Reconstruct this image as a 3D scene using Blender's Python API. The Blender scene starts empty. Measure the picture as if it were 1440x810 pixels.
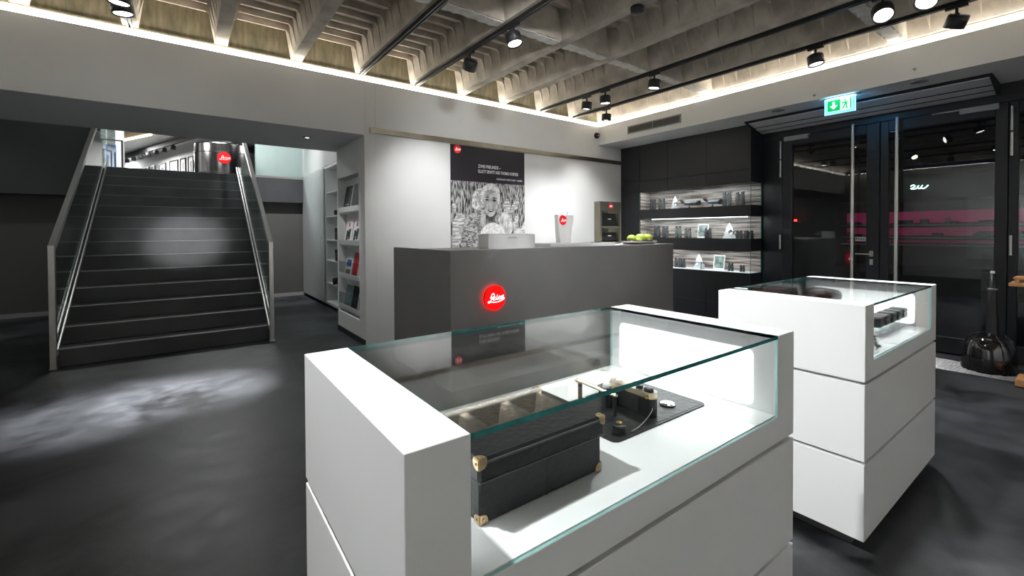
import bpy, math, random
from mathutils import Vector, Matrix
random.seed(7)
C = bpy.context.scene.collection
S = bpy.context.scene
# ------------------------------------------------------------------ camera
cam = bpy.data.cameras.new('camera'); camo = bpy.data.objects.new('camera', cam); C.objects.link(camo)
F_PX, CY, YAW, PITCH, ROLL = 625.86, 335.31, .6350, -.0155, -.0046
f_ = Vector((math.sin(YAW)*math.cos(PITCH), math.cos(YAW)*math.cos(PITCH), math.sin(PITCH)))
r_ = Vector((math.cos(YAW), -math.sin(YAW), 0)); u_ = r_.cross(f_)
r2 = r_*math.cos(ROLL)+u_*math.sin(ROLL); u2 = -r_*math.sin(ROLL)+u_*math.cos(ROLL)
camo.matrix_world = Matrix(((r2.x, u2.x, -f_.x, 0), (r2.y, u2.y, -f_.y, 0), (r2.z, u2.z, -f_.z, 1.35), (0, 0, 0, 1)))
cam.sensor_width = 36; cam.lens = F_PX*36/1440; cam.shift_y = -(405-CY)/1440; cam.clip_start = .02; cam.clip_end = 200
S.camera = camo
# ------------------------------------------------------------------ world, exposure
w = bpy.data.worlds.new('night'); S.world = w; w.use_nodes = True
w.node_tree.nodes['Background'].inputs[0].default_value = (.012, .016, .03, 1)
w.node_tree.nodes['Background'].inputs[1].default_value = .6
S.view_settings.view_transform = 'Standard'; S.view_settings.look = 'None'; S.view_settings.gamma = 1
S.view_settings.use_curve_mapping = False; S.view_settings.exposure = 1.0
S.cycles.use_denoising = True; S.cycles.max_bounces = 8; S.cycles.transparent_max_bounces = 24
S.cycles.sample_clamp_indirect = 6; S.cycles.caustics_reflective = False; S.cycles.caustics_refractive = False
# large light levels (used by the lamp builders further down)
COVE = 21.0          # emission of the cove strips
SPOT = 1.0           # scale of all track spotlights
# ------------------------------------------------------------------ materials
MATS = {}
def mat(name, col, rough=.5, metal=0., var=0., scale=6., bump=0., spec=.5, emit=None, es=0., stretch=(1, 1, 1), col2=None, detail=4., coat=0., rp=(.3, .7)):
    if name in MATS: return MATS[name]
    m = bpy.data.materials.new(name); m.use_nodes = True; nt = m.node_tree; b = nt.nodes['Principled BSDF']
    b.inputs['Roughness'].default_value = rough; b.inputs['Metallic'].default_value = metal
    b.inputs['Specular IOR Level'].default_value = spec; b.inputs['Coat Weight'].default_value = coat
    tc = nt.nodes.new('ShaderNodeTexCoord'); mp = nt.nodes.new('ShaderNodeMapping'); nz = nt.nodes.new('ShaderNodeTexNoise')
    mp.inputs['Scale'].default_value = stretch; nz.inputs['Scale'].default_value = scale; nz.inputs['Detail'].default_value = detail
    nt.links.new(tc.outputs['Object'], mp.inputs[0]); nt.links.new(mp.outputs[0], nz.inputs['Vector'])
    cr = nt.nodes.new('ShaderNodeValToRGB'); e = cr.color_ramp.elements
    c2 = col2 or tuple(min(1, c*(1+var)) for c in col); c1 = col if col2 else tuple(c*(1-var) for c in col)
    e[0].position, e[1].position = rp; e[0].color = (*c1, 1); e[1].color = (*c2, 1)
    nt.links.new(nz.outputs['Fac'], cr.inputs[0]); nt.links.new(cr.outputs[0], b.inputs['Base Color'])
    if bump:
        bp = nt.nodes.new('ShaderNodeBump'); bp.inputs['Strength'].default_value = bump; bp.inputs['Distance'].default_value = .02
        nt.links.new(nz.outputs['Fac'], bp.inputs['Height']); nt.links.new(bp.outputs[0], b.inputs['Normal'])
    if emit:
        b.inputs['Emission Color'].default_value = (*emit, 1); b.inputs['Emission Strength'].default_value = es
    MATS[name] = m; return m
def glass_mat(name, tint, f0=.04, rough=0.):
    m = bpy.data.materials.new(name); m.use_nodes = True; nt = m.node_tree; nt.nodes.clear()
    o = nt.nodes.new('ShaderNodeOutputMaterial'); mx = nt.nodes.new('ShaderNodeMixShader'); t = nt.nodes.new('ShaderNodeBsdfTransparent'); g = nt.nodes.new('ShaderNodeBsdfGlossy')
    t.inputs[0].default_value = (*tint, 1); g.inputs['Roughness'].default_value = rough
    lw = nt.nodes.new('ShaderNodeLayerWeight'); p = nt.nodes.new('ShaderNodeMath'); p.operation = 'POWER'; p.inputs[1].default_value = 5
    ml = nt.nodes.new('ShaderNodeMath'); ml.operation = 'MULTIPLY_ADD'; ml.inputs[1].default_value = 1-f0; ml.inputs[2].default_value = f0
    lw.inputs[0].default_value = .5
    nt.links.new(lw.outputs['Facing'], p.inputs[0]); nt.links.new(p.outputs[0], ml.inputs[0]); nt.links.new(ml.outputs[0], mx.inputs[0])
    nt.links.new(t.outputs[0], mx.inputs[1]); nt.links.new(g.outputs[0], mx.inputs[2]); nt.links.new(mx.outputs[0], o.inputs[0])
    MATS[name] = m; return m
G = glass_mat('clear_glass', (.97, .985, .98)); GD = glass_mat('door_glass', (.9, .93, .93), .055); GU = glass_mat('green_glass', (.86, .95, .93))
GEDGE2 = glass_mat('glass_edge_clear', (.55, .86, .84), .08)
GEDGE = mat('glass_edge', (.03, .2, .19), .15, var=.3, scale=30)
WHITE = mat('white_plaster', (.74, .745, .735), .75, var=.02, scale=3, bump=.02)
LACQ = mat('white_lacquer', (.8, .81, .805), .38, var=.01, scale=4)
DECKW = mat('white_deck', (.9, .91, .91), .3, var=.01)
GREYD = mat('desk_grey', (.25, .246, .242), .55, var=.05, scale=3)
DARKC = mat('cabinet_black', (.014, .0145, .017), .42, var=.1, scale=5)
FRAME = mat('frame_black', (.009, .0105, .014), .4, var=.1, scale=5)
STEEL = mat('brushed_steel', (.55, .54, .52), .32, 1., var=.12, scale=8, stretch=(30, 30, 1))
CHROME = mat('chrome', (.75, .75, .75), .12, 1., var=.03)
BLACK = mat('black_metal', (.012, .012, .013), .38, var=.2, scale=10)
BLACKM = mat('black_matte', (.01, .01, .011), .7, var=.2, scale=10)
LEATH = mat('black_leather', (.009, .0095, .0105), .4, var=.4, scale=70, bump=.15, spec=.35)
BRASS = mat('brass_fitting', (.55, .41, .25), .4, 1., var=.25, scale=60)
GOLD = mat('gold_trim', (.75, .5, .18), .25, 1., var=.1)
RED = mat('logo_red', (.85, .008, .012), .4, var=.02, emit=(1, .0, .005), es=.06)
REDL = mat('logo_red_lit', (.85, .0, .0), .4, var=.02, emit=(1, .0, .0), es=.75)
LETT = mat('letter_white', (.9, .9, .9), .5, var=.01, emit=(1, 1, 1), es=.15)
LETTL = mat('letter_white_lit', (.9, .9, .9), .5, var=.01, emit=(1, .95, .95), es=.45)
PAPER = mat('paper_white', (.86, .86, .86), .6, var=.04)
CONC = mat('ceiling_concrete', (.4, .355, .295), .85, var=.45, scale=5, bump=.35, col2=(.7, .63, .535), detail=8)
CONCB = mat('board_concrete', (.13, .112, .07), .85, scale=7, bump=.4, col2=(.27, .24, .16), detail=8, stretch=(3, 3, .6))
PLAST = mat('rough_plaster', (.66, .63, .57), .9, scale=14, bump=.5, col2=(.86, .83, .77), detail=8)
STAIR = mat('stair_stone', (.05, .051, .053), .5, var=.25, scale=3, detail=6)
WALLD = mat('dark_panel', (.085, .082, .076), .6, var=.08, scale=2)
WALLD2 = mat('dark_panel_upper', (.04, .041, .042), .6, var=.08, scale=2)
VENT = mat('vent_grey', (.3, .3, .28), .5, var=.05)
def emis(name, col, s):
    m = mat(name, tuple(c*.8 for c in col), .5, var=.01, emit=col, es=s); return m
COVEM = emis('cove_led', (1, .96, .87), COVE)
# floor: poured dark concrete with clouds and fine scratches
FLOOR = bpy.data.materials.new('dark_concrete_floor'); FLOOR.use_nodes = True
nt = FLOOR.node_tree; b = nt.nodes['Principled BSDF']; b.inputs['Specular IOR Level'].default_value = .3; tc = nt.nodes.new('ShaderNodeTexCoord')
n1 = nt.nodes.new('ShaderNodeTexNoise'); n1.inputs['Scale'].default_value = 1.3; n1.inputs['Detail'].default_value = 9; n1.inputs['Distortion'].default_value = .8
n2 = nt.nodes.new('ShaderNodeTexNoise'); n2.inputs['Scale'].default_value = 7; n2.inputs['Detail'].default_value = 10; n2.inputs['Roughness'].default_value = .62
mx = nt.nodes.new('ShaderNodeMath'); mx.operation = 'MULTIPLY_ADD'; mx.inputs[1].default_value = .5
cr = nt.nodes.new('ShaderNodeValToRGB'); cr.color_ramp.elements[0].position = .56; cr.color_ramp.elements[1].position = .95
cr.color_ramp.elements[0].color = (.0045, .0048, .0056, 1); cr.color_ramp.elements[1].color = (.062, .066, .073, 1)
r0 = nt.nodes.new('ShaderNodeMapRange'); r0.inputs[3].default_value = .3; r0.inputs[4].default_value = .55
bp = nt.nodes.new('ShaderNodeBump'); bp.inputs['Strength'].default_value = .12; bp.inputs['Distance'].default_value = .02
L = nt.links.new
L(tc.outputs['Object'], n1.inputs[0]); L(tc.outputs['Object'], n2.inputs[0]); L(n2.outputs['Fac'], mx.inputs[0]); L(n1.outputs['Fac'], mx.inputs[2])
L(mx.outputs[0], cr.inputs[0]); L(cr.outputs[0], b.inputs['Base Color']); L(n2.outputs['Fac'], r0.inputs[0]); L(r0.outputs[0], b.inputs['Roughness'])
L(n2.outputs['Fac'], bp.inputs['Height']); L(bp.outputs[0], b.inputs['Normal'])
# zebra veneer
VEN = bpy.data.materials.new('striped_veneer'); VEN.use_nodes = True
nt = VEN.node_tree; b = nt.nodes['Principled BSDF']; tc = nt.nodes.new('ShaderNodeTexCoord'); mp = nt.nodes.new('ShaderNodeMapping')
mp.inputs['Scale'].default_value = (1.2, 1.2, 26); nz = nt.nodes.new('ShaderNodeTexNoise'); nz.inputs['Scale'].default_value = 1.6; nz.inputs['Detail'].default_value = 5; nz.inputs['Distortion'].default_value = .6
cr = nt.nodes.new('ShaderNodeValToRGB'); cr.color_ramp.elements[0].position = .38; cr.color_ramp.elements[1].position = .58
cr.color_ramp.elements[0].color = (.1, .07, .055, 1); cr.color_ramp.elements[1].color = (.52, .45, .4, 1)
L = nt.links.new
L(tc.outputs['Object'], mp.inputs[0]); L(mp.outputs[0], nz.inputs['Vector']); L(nz.outputs['Fac'], cr.inputs[0]); L(cr.outputs[0], b.inputs['Base Color']); b.inputs['Roughness'].default_value = .45
# ------------------------------------------------------------------ builders
WL = {}
class MB:
    def __init__(s): s.v = []; s.f = []; s.m = []; s.sm = []
    def add(s, vs, fs, mi=0, smooth=False):
        o = len(s.v); s.v += [tuple(p) for p in vs]; s.f += [tuple(i+o for i in f) for f in fs]; s.m += [mi]*len(fs); s.sm += [smooth]*len(fs); return s
    def box(s, x0, x1, y0, y1, z0, z1, mi=0, edge=None):
        x0, x1 = sorted((x0, x1)); y0, y1 = sorted((y0, y1)); z0, z1 = sorted((z0, z1))
        vs = [(x, y, z) for x in (x0, x1) for y in (y0, y1) for z in (z0, z1)]
        fs = [(0, 1, 3, 2), (4, 6, 7, 5), (0, 4, 5, 1), (2, 3, 7, 6), (0, 2, 6, 4), (1, 5, 7, 3)]
        if edge is None: return s.add(vs, fs, mi)
        d = (x1-x0, y1-y0, z1-z0); a = d.index(min(d))       # thin axis: its two faces are the pane, the rest is edge
        for k, f in enumerate(fs): s.add([vs[i] for i in f], [(0, 1, 2, 3)], mi if k//2 == a else edge)
        return s
    def bbox(s, x0, x1, y0, y1, z0, z1, r=.004, mi=0):        # box with chamfered edges
        vs = []; cx, cy, cz = (x0+x1)/2, (y0+y1)/2, (z0+z1)/2; hx, hy, hz = abs(x1-x0)/2, abs(y1-y0)/2, abs(z1-z0)/2
        r = min(r, hx*.9, hy*.9, hz*.9); idx = {}
        for sx in (-1, 1):
            for sy in (-1, 1):
                for sz in (-1, 1):
                    for a in range(3):
                        p = [sx*(hx-r), sy*(hy-r), sz*(hz-r)]; p[a] += (sx, sy, sz)[a]*r
                        idx[(sx, sy, sz, a)] = len(vs); vs.append((cx+p[0], cy+p[1], cz+p[2]))
        fs = []
        def q(keys):
            pts = [Vector(vs[idx[k]]) for k in keys]; n = (pts[1]-pts[0]).cross(pts[2]-pts[0]); c = sum(pts, Vector())/len(pts)-Vector((cx, cy, cz))
            ids = [idx[k] for k in keys]; fs.append(ids if n.dot(c) > 0 else ids[::-1])
        for a in range(3):
            b_, c_ = [(1, 2), (0, 2), (0, 1)][a]
            for sg in (-1, 1):
                def key(p, q_, ax):
                    t = [0, 0, 0]; t[a] = sg; t[b_] = p; t[c_] = q_; return (*t, ax)
                q([key(-1, -1, a), key(1, -1, a), key(1, 1, a), key(-1, 1, a)])
        for a in range(3):
            b_, c_ = [(1, 2), (0, 2), (0, 1)][a]
            for p in (-1, 1):
                for q_ in (-1, 1):
                    def key(sg, ax):
                        t = [0, 0, 0]; t[a] = sg; t[b_] = p; t[c_] = q_; return (*t, ax)
                    q([key(-1, b_), key(1, b_), key(1, c_), key(-1, c_)])
        for sx in (-1, 1):
            for sy in (-1, 1):
                for sz in (-1, 1): q([(sx, sy, sz, 0), (sx, sy, sz, 1), (sx, sy, sz, 2)])
        return s.add(vs, fs, mi)
    def prism(s, poly, d, mi=0, o=(0, 0, 0), ux=(1, 0, 0), uy=(0, 0, 1), n=(0, -1, 0)):   # polygon in plane ux,uy, extruded by d along n
        o, ux, uy, n = map(Vector, (o, ux, uy, n)); k = len(poly)
        a = [o+ux*p[0]+uy*p[1] for p in poly]; bb = [p+n*d for p in a]
        flip = ux.cross(uy).dot(n) < 0
        area = sum(poly[i][0]*poly[(i+1) % k][1]-poly[(i+1) % k][0]*poly[i][1] for i in range(k))
        if area < 0: flip = not flip
        fs = [tuple(range(k))[::-1], tuple(range(k, 2*k))]+[(i, (i+1) % k, k+(i+1) % k, k+i) for i in range(k)]
        if flip: fs = [f[::-1] for f in fs]
        return s.add(a+bb, fs, mi)
    def cyl(s, a, b, r0, r1=None, n=20, mi=0, caps=True, smooth=True):
        a, b = Vector(a), Vector(b); r1 = r0 if r1 is None else r1; d = (b-a).normalized()
        x = d.orthogonal().normalized(); y = d.cross(x); vs = []
        for p, r in ((a, r0), (b, r1)):
            vs += [p+(x*math.cos(t)+y*math.sin(t))*r for t in (2*math.pi*i/n for i in range(n))]
        s.add(vs, [(i, (i+1) % n, n+(i+1) % n, n+i) for i in range(n)], mi, smooth)
        if caps: s.add(vs, [tuple(range(n))[::-1], tuple(range(n, 2*n))], mi)
        return s
    def lathe(s, prof, c=(0, 0, 0), n=28, mi=0, ax=(0, 0, 1), smooth=True):
        d = Vector(ax).normalized(); x = d.orthogonal().normalized(); y = d.cross(x); c = Vector(c); vs = []; fs = []
        for r, h in prof: vs += [c+d*h+(x*math.cos(t)+y*math.sin(t))*max(r, 1e-5) for t in (2*math.pi*i/n for i in range(n))]
        for k in range(len(prof)-1): fs += [(k*n+i, k*n+(i+1) % n, (k+1)*n+(i+1) % n, (k+1)*n+i) for i in range(n)]
        return s.add(vs, fs, mi, smooth)
    def tube(s, pts, r, n=8, mi=0):
        for a, b in zip(pts, pts[1:]): s.cyl(a, b, r, n=n, mi=mi, caps=True)
        return s
    def build(s, name, m, parent=None, at=None, local=False):
        me = bpy.data.meshes.new(name); o0 = Vector((0, 0, 0))
        if not local: o0 = Vector(at) if at is not None else (WL[parent.name] if parent is not None else Vector((0, 0, 0)))
        if at is None and parent is None and not local and s.v:
            xs, ys, zs = zip(*s.v); o0 = Vector(((min(xs)+max(xs))/2, (min(ys)+max(ys))/2, min(zs)))
        me.from_pydata([tuple(Vector(p)-o0) for p in s.v], [], s.f)
        ms = m if isinstance(m, (list, tuple)) else [m]
        for k in ms: me.materials.append(k)
        me.polygons.foreach_set('material_index', s.m); me.polygons.foreach_set('use_smooth', s.sm); me.update()
        o = bpy.data.objects.new(name, me); C.objects.link(o)
        if parent is not None: o.parent = parent; WL[o.name] = WL[parent.name].copy(); 
        else: o.location = o0; WL[o.name] = o0.copy()
        if parent is not None and at is not None: o.location = Vector(at)-WL[parent.name]; WL[o.name] = Vector(at)
        return o
def tag(o, label=None, cat=None, group=None, kind=None):
    if label: o['label'] = label
    if cat: o['category'] = cat
    if group: o['group'] = group
    if kind: o['kind'] = kind
    return o
def thing(name, label, cat, loc=(0, 0, 0), rz=0, group=None):
    o = bpy.data.objects.new(name, None); C.objects.link(o); o.location = loc; o.rotation_euler = (0, 0, rz); o.empty_display_size = .05
    WL[o.name] = Vector(loc); return tag(o, label, cat, group)
def struct(name, mb, m, parent=None, at=None):
    o = mb.build(name, m, parent, at)
    if parent is None: o['kind'] = 'structure'
    return o
def copy_tree(o, parent=None):
    c = o.copy(); C.objects.link(c); c.parent = parent
    for ch in o.children: copy_tree(ch, c)
    return c
def smooth_path(pts, n=6, closed=False):
    out = []; k = len(pts)
    for i in range(k-1):
        p0 = pts[max(i-1, 0)]; p1 = pts[i]; p2 = pts[i+1]; p3 = pts[min(i+2, k-1)]
        for j in range(n):
            t = j/n; out.append(tuple(.5*((2*p1[a])+(-p0[a]+p2[a])*t+(2*p0[a]-5*p1[a]+4*p2[a]-p3[a])*t*t+(-p0[a]+3*p1[a]-3*p2[a]+p3[a])*t**3) for a in range(len(p1))))
    out.append(tuple(pts[-1])); return out
# script lettering of the round red sign, drawn in a disc of radius 1
STROKES = [([(390, 392), (372, 362), (338, 380), (326, 430), (320, 482), (305, 525), (280, 548), (256, 538), (268, 520), (305, 526), (355, 541), (425, 547), (500, 536), (560, 515), (608, 490)], 19),
           ([(390, 392), (390, 418), (362, 438), (328, 446), (298, 440)], 13), ([(356, 474), (388, 458), (404, 440), (390, 426), (370, 438), (358, 472), (370, 498), (394, 500), (418, 484)], 17),
           ([(446, 432), (440, 478), (455, 492), (478, 478)], 20), ([(453, 403), (457, 403)], 20), ([(520, 438), (505, 426), (486, 446), (485, 480), (505, 490), (532, 474)], 19),
           ([(580, 432), (556, 424), (538, 450), (542, 480), (562, 480), (582, 446), (591, 414)], 18), ([(591, 414), (582, 464), (594, 476), (610, 468)], 18)]
def script(o, ux, uy, n, R, d=.002):
    mb = MB(); o, ux, uy, n = map(Vector, (o, ux, uy, n))
    for pts, wd in STROKES:
        P = smooth_path([((x-410)/230, (458-y)/262) for x, y in pts], 5); wn = wd/235/2*.72
        for i, p in enumerate(P):
            mb.prism([(p[0]*R+wn*R*math.cos(a), p[1]*R+wn*R*math.sin(a)) for a in (math.pi*k/4 for k in range(8))], d, 0, o, ux, uy, n)
            if i:
                q = P[i-1]; dx, dy = p[0]-q[0], p[1]-q[1]; l = math.hypot(dx, dy)
                if l > 1e-4:
                    nx, ny = -dy/l*wn, dx/l*wn
                    mb.prism([((a_[0]+sg*nx)*R, (a_[1]+sg*ny)*R) for a_, sg in ((q, 1), (p, 1), (p, -1), (q, -1))], d, 0, o, ux, uy, n)
    return mb
def logo(parent, c, ux, uy, n, R, t=.004, red=None, let=None, nm='round_emblem'):
    c = Vector(c); n = Vector(n)
    e = MB().cyl(c, c+n*t, R, n=40, smooth=False).build(nm, red or RED, parent)
    script(c+n*t, ux, uy, n, R, .0015).build('script_lettering', let or LETT, e)
    return e
def text_mesh(body, size, align='LEFT'):
    cu = bpy.data.curves.new('t', 'FONT'); cu.body = body; cu.size = size; cu.align_x = align; cu.extrude = .0004; cu.resolution_u = 2; cu.offset = size*.014
    o = bpy.data.objects.new('t', cu); C.objects.link(o); bpy.context.view_layer.update()
    me = bpy.data.meshes.new_from_object(o.evaluated_get(bpy.context.evaluated_depsgraph_get())); bpy.data.objects.remove(o); return me
def text(name, body, size, m, parent, loc, ux, uy, sx=1., align='LEFT'):
    me = text_mesh(body, size, align); me.materials.clear(); me.materials.append(m); ux, uy, loc = Vector(ux), Vector(uy), Vector(loc); n = ux.cross(uy); base = WL[parent.name]
    for v in me.vertices: v.co = loc+ux*v.co.x*sx+uy*v.co.y+n*v.co.z-base
    o = bpy.data.objects.new(name, me); C.objects.link(o); o.parent = parent; WL[o.name] = base.copy(); return o
def spot(loc, target, power, angle, blend=.6, col=(.985, .99, 1.), size=.05):
    l = bpy.data.lights.new('lamp_light', 'SPOT'); l.energy = power*SPOT; l.spot_size = math.radians(angle); l.spot_blend = blend; l.color = col; l.shadow_soft_size = size
    o = bpy.data.objects.new('lamp_light', l); C.objects.link(o); o.location = loc
    o.rotation_euler = (Vector(target)-Vector(loc)).to_track_quat('-Z', 'Y').to_euler(); return o
def area(loc, target, power, sx, sy, col=(1, 1, 1)):
    l = bpy.data.lights.new('lamp_light', 'AREA'); l.energy = power; l.shape = 'RECTANGLE'; l.size = sx; l.size_y = sy; l.color = col
    o = bpy.data.objects.new('lamp_light', l); C.objects.link(o); o.location = loc
    o.rotation_euler = (Vector(target)-Vector(loc)).to_track_quat('-Z', 'Y').to_euler(); return o
# ------------------------------------------------------------------ the room shell
YW, XF, XD, ZC, ZR = 5.24, 5.706, 6.62, 3.127, 3.215      # poster wall, soffit fascia, door plane, cove ledge, rib bottoms
fl = struct('floor', MB().box(-4, XD+.1, -3.2, 10.6, -.12, 0), FLOOR, at=(0, 0, 0))
JM = mat('floor_joint', (.09, .085, .075), .6, var=.2, scale=20)
MB().box(.868, .876, 1.6, 6.3, -.001, .0012).build('expansion_joint', JM, fl)
struct('wall_back', MB().bbox(1.845, 7.2, YW, 6.42, 0, ZC, .003).bbox(1.715, 1.846, YW, 5.47, 0, ZC, .003).bbox(1.715, 1.846, 6.37, 6.42, 0, ZC, .003).bbox(1.715, 1.846, 5.469, 6.371, 0, .275, .003).bbox(1.715, 1.846, 5.469, 6.371, 2.08, ZC, .003), WHITE)
struct('wall_header', MB().bbox(-4, 1.715, YW, 6.6, 2.493, ZC, .003).box(1.715, 7.2, 6.42, 6.6, 2.493, ZC), WHITE)
struct('wall_soffit', MB().bbox(XF, 7.2, -3.2, YW, 2.81, ZC, .003), WHITE)
struct('wall_left', MB().box(-4.15, -4, -3.2, 10.6, 0, ZC), WHITE)
struct('wall_rear', MB().box(-4, 7.2, -3.35, -3.2, 0, ZC), WHITE)
struct('baseboard_pier', MB().box(1.706, 1.716, YW+.01, 6.42, 0, .07), BLACKM)
# cove ledges with their light strips; left and rear ones added unseen for fill
for nm, a in (('back', (-4, 5.725, 5.25, 5.278)), ('right', (5.716, 5.744, -3.2, 5.27)), ('left', (-4.04, -4.012, -3.2, 5.27)), ('rear', (-4, 5.74, -3.24, -3.212))):
    struct('trim_cove_'+nm, MB().box(a[0], a[1], a[2], a[3], ZC, ZC+.004), COVEM)
struct('trim_ledge', MB().box(-4.2, 5.76, 5.284, 5.298, ZC, 3.2).box(5.75, 5.764, -3.3, 5.298, ZC, 3.2), WHITE)
struct('trim_shadow_gap', MB().box(-4.2, 5.78, 5.284, 5.3, 3.2, 3.2145).box(5.75, 5.766, -3.3, 5.284, 3.2, 3.2145), CONCB)
# ------------------------------------------------------------------ waffle ceiling
PITCH_R = .684; ribx = [.32+PITCH_R*k for k in range(-6, 9)]; rows = [(5.3, 3.365), (3.235, 1.365), (1.235, -.635), (-.765, -2.635), (-2.765, -3.4)]
ce = struct('ceiling', MB().box(-4.4, 7.4, -3.6, 6.7, 3.52, 3.7), CONC, at=(0, 0, 3.52))
def coffer_mesh():
    Ln, T = 1.935, 11; hb, ht, H = PITCH_R/2-.055, .245, .235; mb = MB(); secs = []
    for t in range(T):
        for k, d in ((0, .062), (1, 0.)):
            secs.append((-(t+k)*Ln/T, d+random.uniform(-.004, .004)))
    ring = lambda y, d: [(-hb-.002, y, 0), (-ht-d, y, H-.035), (-ht-d+.03, y, H+d), (ht+d-.03, y, H+d), (ht+d, y, H-.035), (hb+.002, y, 0)]
    vs = [p for y, d in secs for p in ring(y, d)]; fs = []
    for i in range(len(secs)-1):
        for j in range(5): fs.append((i*6+j, i*6+j+1, (i+1)*6+j+1, (i+1)*6+j))
    mb.add(vs, fs, 0); n = len(secs)-1
    mb.add(ring(*secs[0]), [(0, 1, 2, 3, 4, 5)], 1); mb.add(ring(*secs[n]), [(5, 4, 3, 2, 1, 0)], 0)
    return mb
cof = coffer_mesh().build('coffer', [CONC, CONCB], ce, at=(0, 0, ZR), local=True); first = True
cof2 = coffer_mesh().build('coffer', [CONC, CONC], ce, at=(0, 0, ZR), local=True); used2 = False
rib = MB().add([(-.055, 6.6, 0), (.055, 6.6, 0), (.055, -3.5, 0), (-.055, -3.5, 0), (-.1, 6.6, .3), (.1, 6.6, .3), (.1, -3.5, .3), (-.1, -3.5, .3)], [(0, 1, 2, 3), (0, 3, 7, 4), (1, 5, 6, 2), (0, 4, 5, 1), (3, 2, 6, 7)]).build('rib', CONC, ce, at=(ribx[0], 0, ZR), local=True)
cro = MB().box(-.287, .287, -.064, .064, .002, .3).build('cross_rib', CONC, ce, at=(0, 3.3, ZR), local=True)
random.seed(3)
pp = [(-.28+.56*i/14, -.05+random.uniform(-.012, .012)) for i in range(15)]+[(.28-.56*i/14, .05+random.uniform(-.02, .02)) for i in range(15)]
pat = MB().prism(pp, .012, 0, (0, 0, .004), (1, 0, 0), (0, 1, 0), (0, 0, -1)).build('plaster_patch', PLAST, cro, local=True)
for i, x in enumerate(ribx):
    if i:
        r = rib.copy(); C.objects.link(r); r.location.x = x; 
    if i == len(ribx)-1: break
    xc = x+PITCH_R/2
    for j, (ya, yb) in enumerate(rows):
        if j == 0: c = cof if i == 0 else cof.copy()
        else: c = cof2 if not used2 else cof2.copy()
        if (j == 0 and i) or (j and used2): C.objects.link(c)
        used2 = used2 or j > 0
        c.location = (xc, ya, ZR-3.52); c.scale = (1, abs(ya-yb)/1.935, 1)
        if j < 4:
            q = cro if first else cro.copy()
            if not first: C.objects.link(q); p2 = pat.copy(); C.objects.link(p2); p2.parent = q
            q.location = (xc, yb-.065, ZR-3.52)
        first = False
MB().box(5.86, 7.3, -3.5, 6.6, ZR, 3.52).box(-4.3, 7.3, 5.301, 6.6, ZR+.001, 3.52).build('edge_beam', CONCB, ce)
# ------------------------------------------------------------------ stair hall and upper gallery
R_, G_, Y0, NS = .177, .29, 6.33, 14; XL, XR = -1.06, .87; ZU = R_*NS
st = thing('staircase', 'wide straight flight of dark stone steps between two glass balustrades', 'staircase', (0, 6.33, 0))
for k in range(NS):
    s_ = MB().bbox(XL+.012, XR-.012, Y0+k*G_, Y0+(k+1)*G_+(.0 if k < NS-1 else .1), k*R_ if k else 0.0, (k+1)*R_, .0015).build('step', STAIR, st)
    MB().bbox(XL+.014, XR-.014, Y0+k*G_-.003, Y0+k*G_+.022, (k+1)*R_-.007, (k+1)*R_+.0012, .001).build('edge_highlight', mat('highlight_pale', (.17, .17, .175), .45, var=.15, scale=8), s_)  # pale strip painted where each step edge catches the light
under = [(Y0+G_, 0), (Y0+NS*G_, 0), (Y0+NS*G_, R_*13-.001)]+[(Y0+k*G_, (k-1)*R_+.001) for k in range(NS-1, 1, -1)]
for sx in (XL+.012, XR-.042): pass
sl = R_/G_
for xs in (XL, XR):
    bl = MB().bbox(xs-.025, xs+.025, Y0-.1, Y0-.04, 0, 1.235, .003).build('balustrade', STEEL, st)
    ye = Y0+13*G_+.2; za, zb_ = 1.235, 1.235+sl*(ye-Y0+.07)
    MB().prism([(Y0-.1, za-.05), (Y0-.04, za-.05), (ye, zb_-.065), (ye, zb_), (Y0-.07, za+.005)], .05, 0, (xs-.025, 0, 0), (0, 1, 0), (0, 0, 1), (1, 0, 0)).build('handrail', STEEL, bl)
    MB().prism([(Y0-.04, .17), (ye, .17+sl*(ye-Y0)), (ye, zb_-.06), (Y0-.04, za-.045)], .012, 0, (xs-.006, 0, 0), (0, 1, 0), (0, 0, 1), (1, 0, 0)).build('glass_panel', GU, bl)
    for dx in (-.03, .018):
        MB().prism([(Y0-.05, .13), (ye, .13+sl*(ye-Y0+.05)), (ye, .19+sl*(ye-Y0+.05)), (Y0-.05, .19)], .012, 0, (xs+dx, 0, 0), (0, 1, 0), (0, 0, 1), (1, 0, 0)).build('base_channel', STEEL, bl)
    MB().bbox(xs-.03, xs+.03, Y0-.12, Y0-.02, 0, .012, .002).build('foot_plate', STEEL, bl)
YB = 10.45
struct('wall_stair_back', MB().box(-4, 2.3, YB, YB+.1, 0, 2.0), WALLD)
struct('floor_upper', MB().box(-9, 2.6, 10.3, 36, 1.98, ZU-.005).box(2.6, 6, 10.3, 36, 1.98, ZU-.005), mat('upper_floor', (.05, .05, .052), .5, var=.1), at=(0, 10.3, 1.98))
struct('wall_stair_upper', MB().box(-4, -1.12, 10.2, 10.3, 1.98, 5.2), WALLD2)
struct('baseboard_stair', MB().box(-4, 2.1, YB-.012, YB, 0, .07), mat('pale_skirting', (.3, .3, .29), .5, var=.05))
struct('wall_hall_left', MB().box(-4.15, -4, 6.6, 10.6, ZC, 5.2), WHITE)
struct('wall_hall_right', MB().box(2.33, 2.45, 6.42, 10.6, 0, 5.2).box(2.09, 2.33, 6.6, 10.6, 2.56, 5.2), WHITE)
struct('ceiling_upper', MB().box(-9, 6, 6.6, 36, 5.2, 5.3).box(-4, 2.4, 6.6, 6.7, ZC, 5.2), WHITE)
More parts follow.
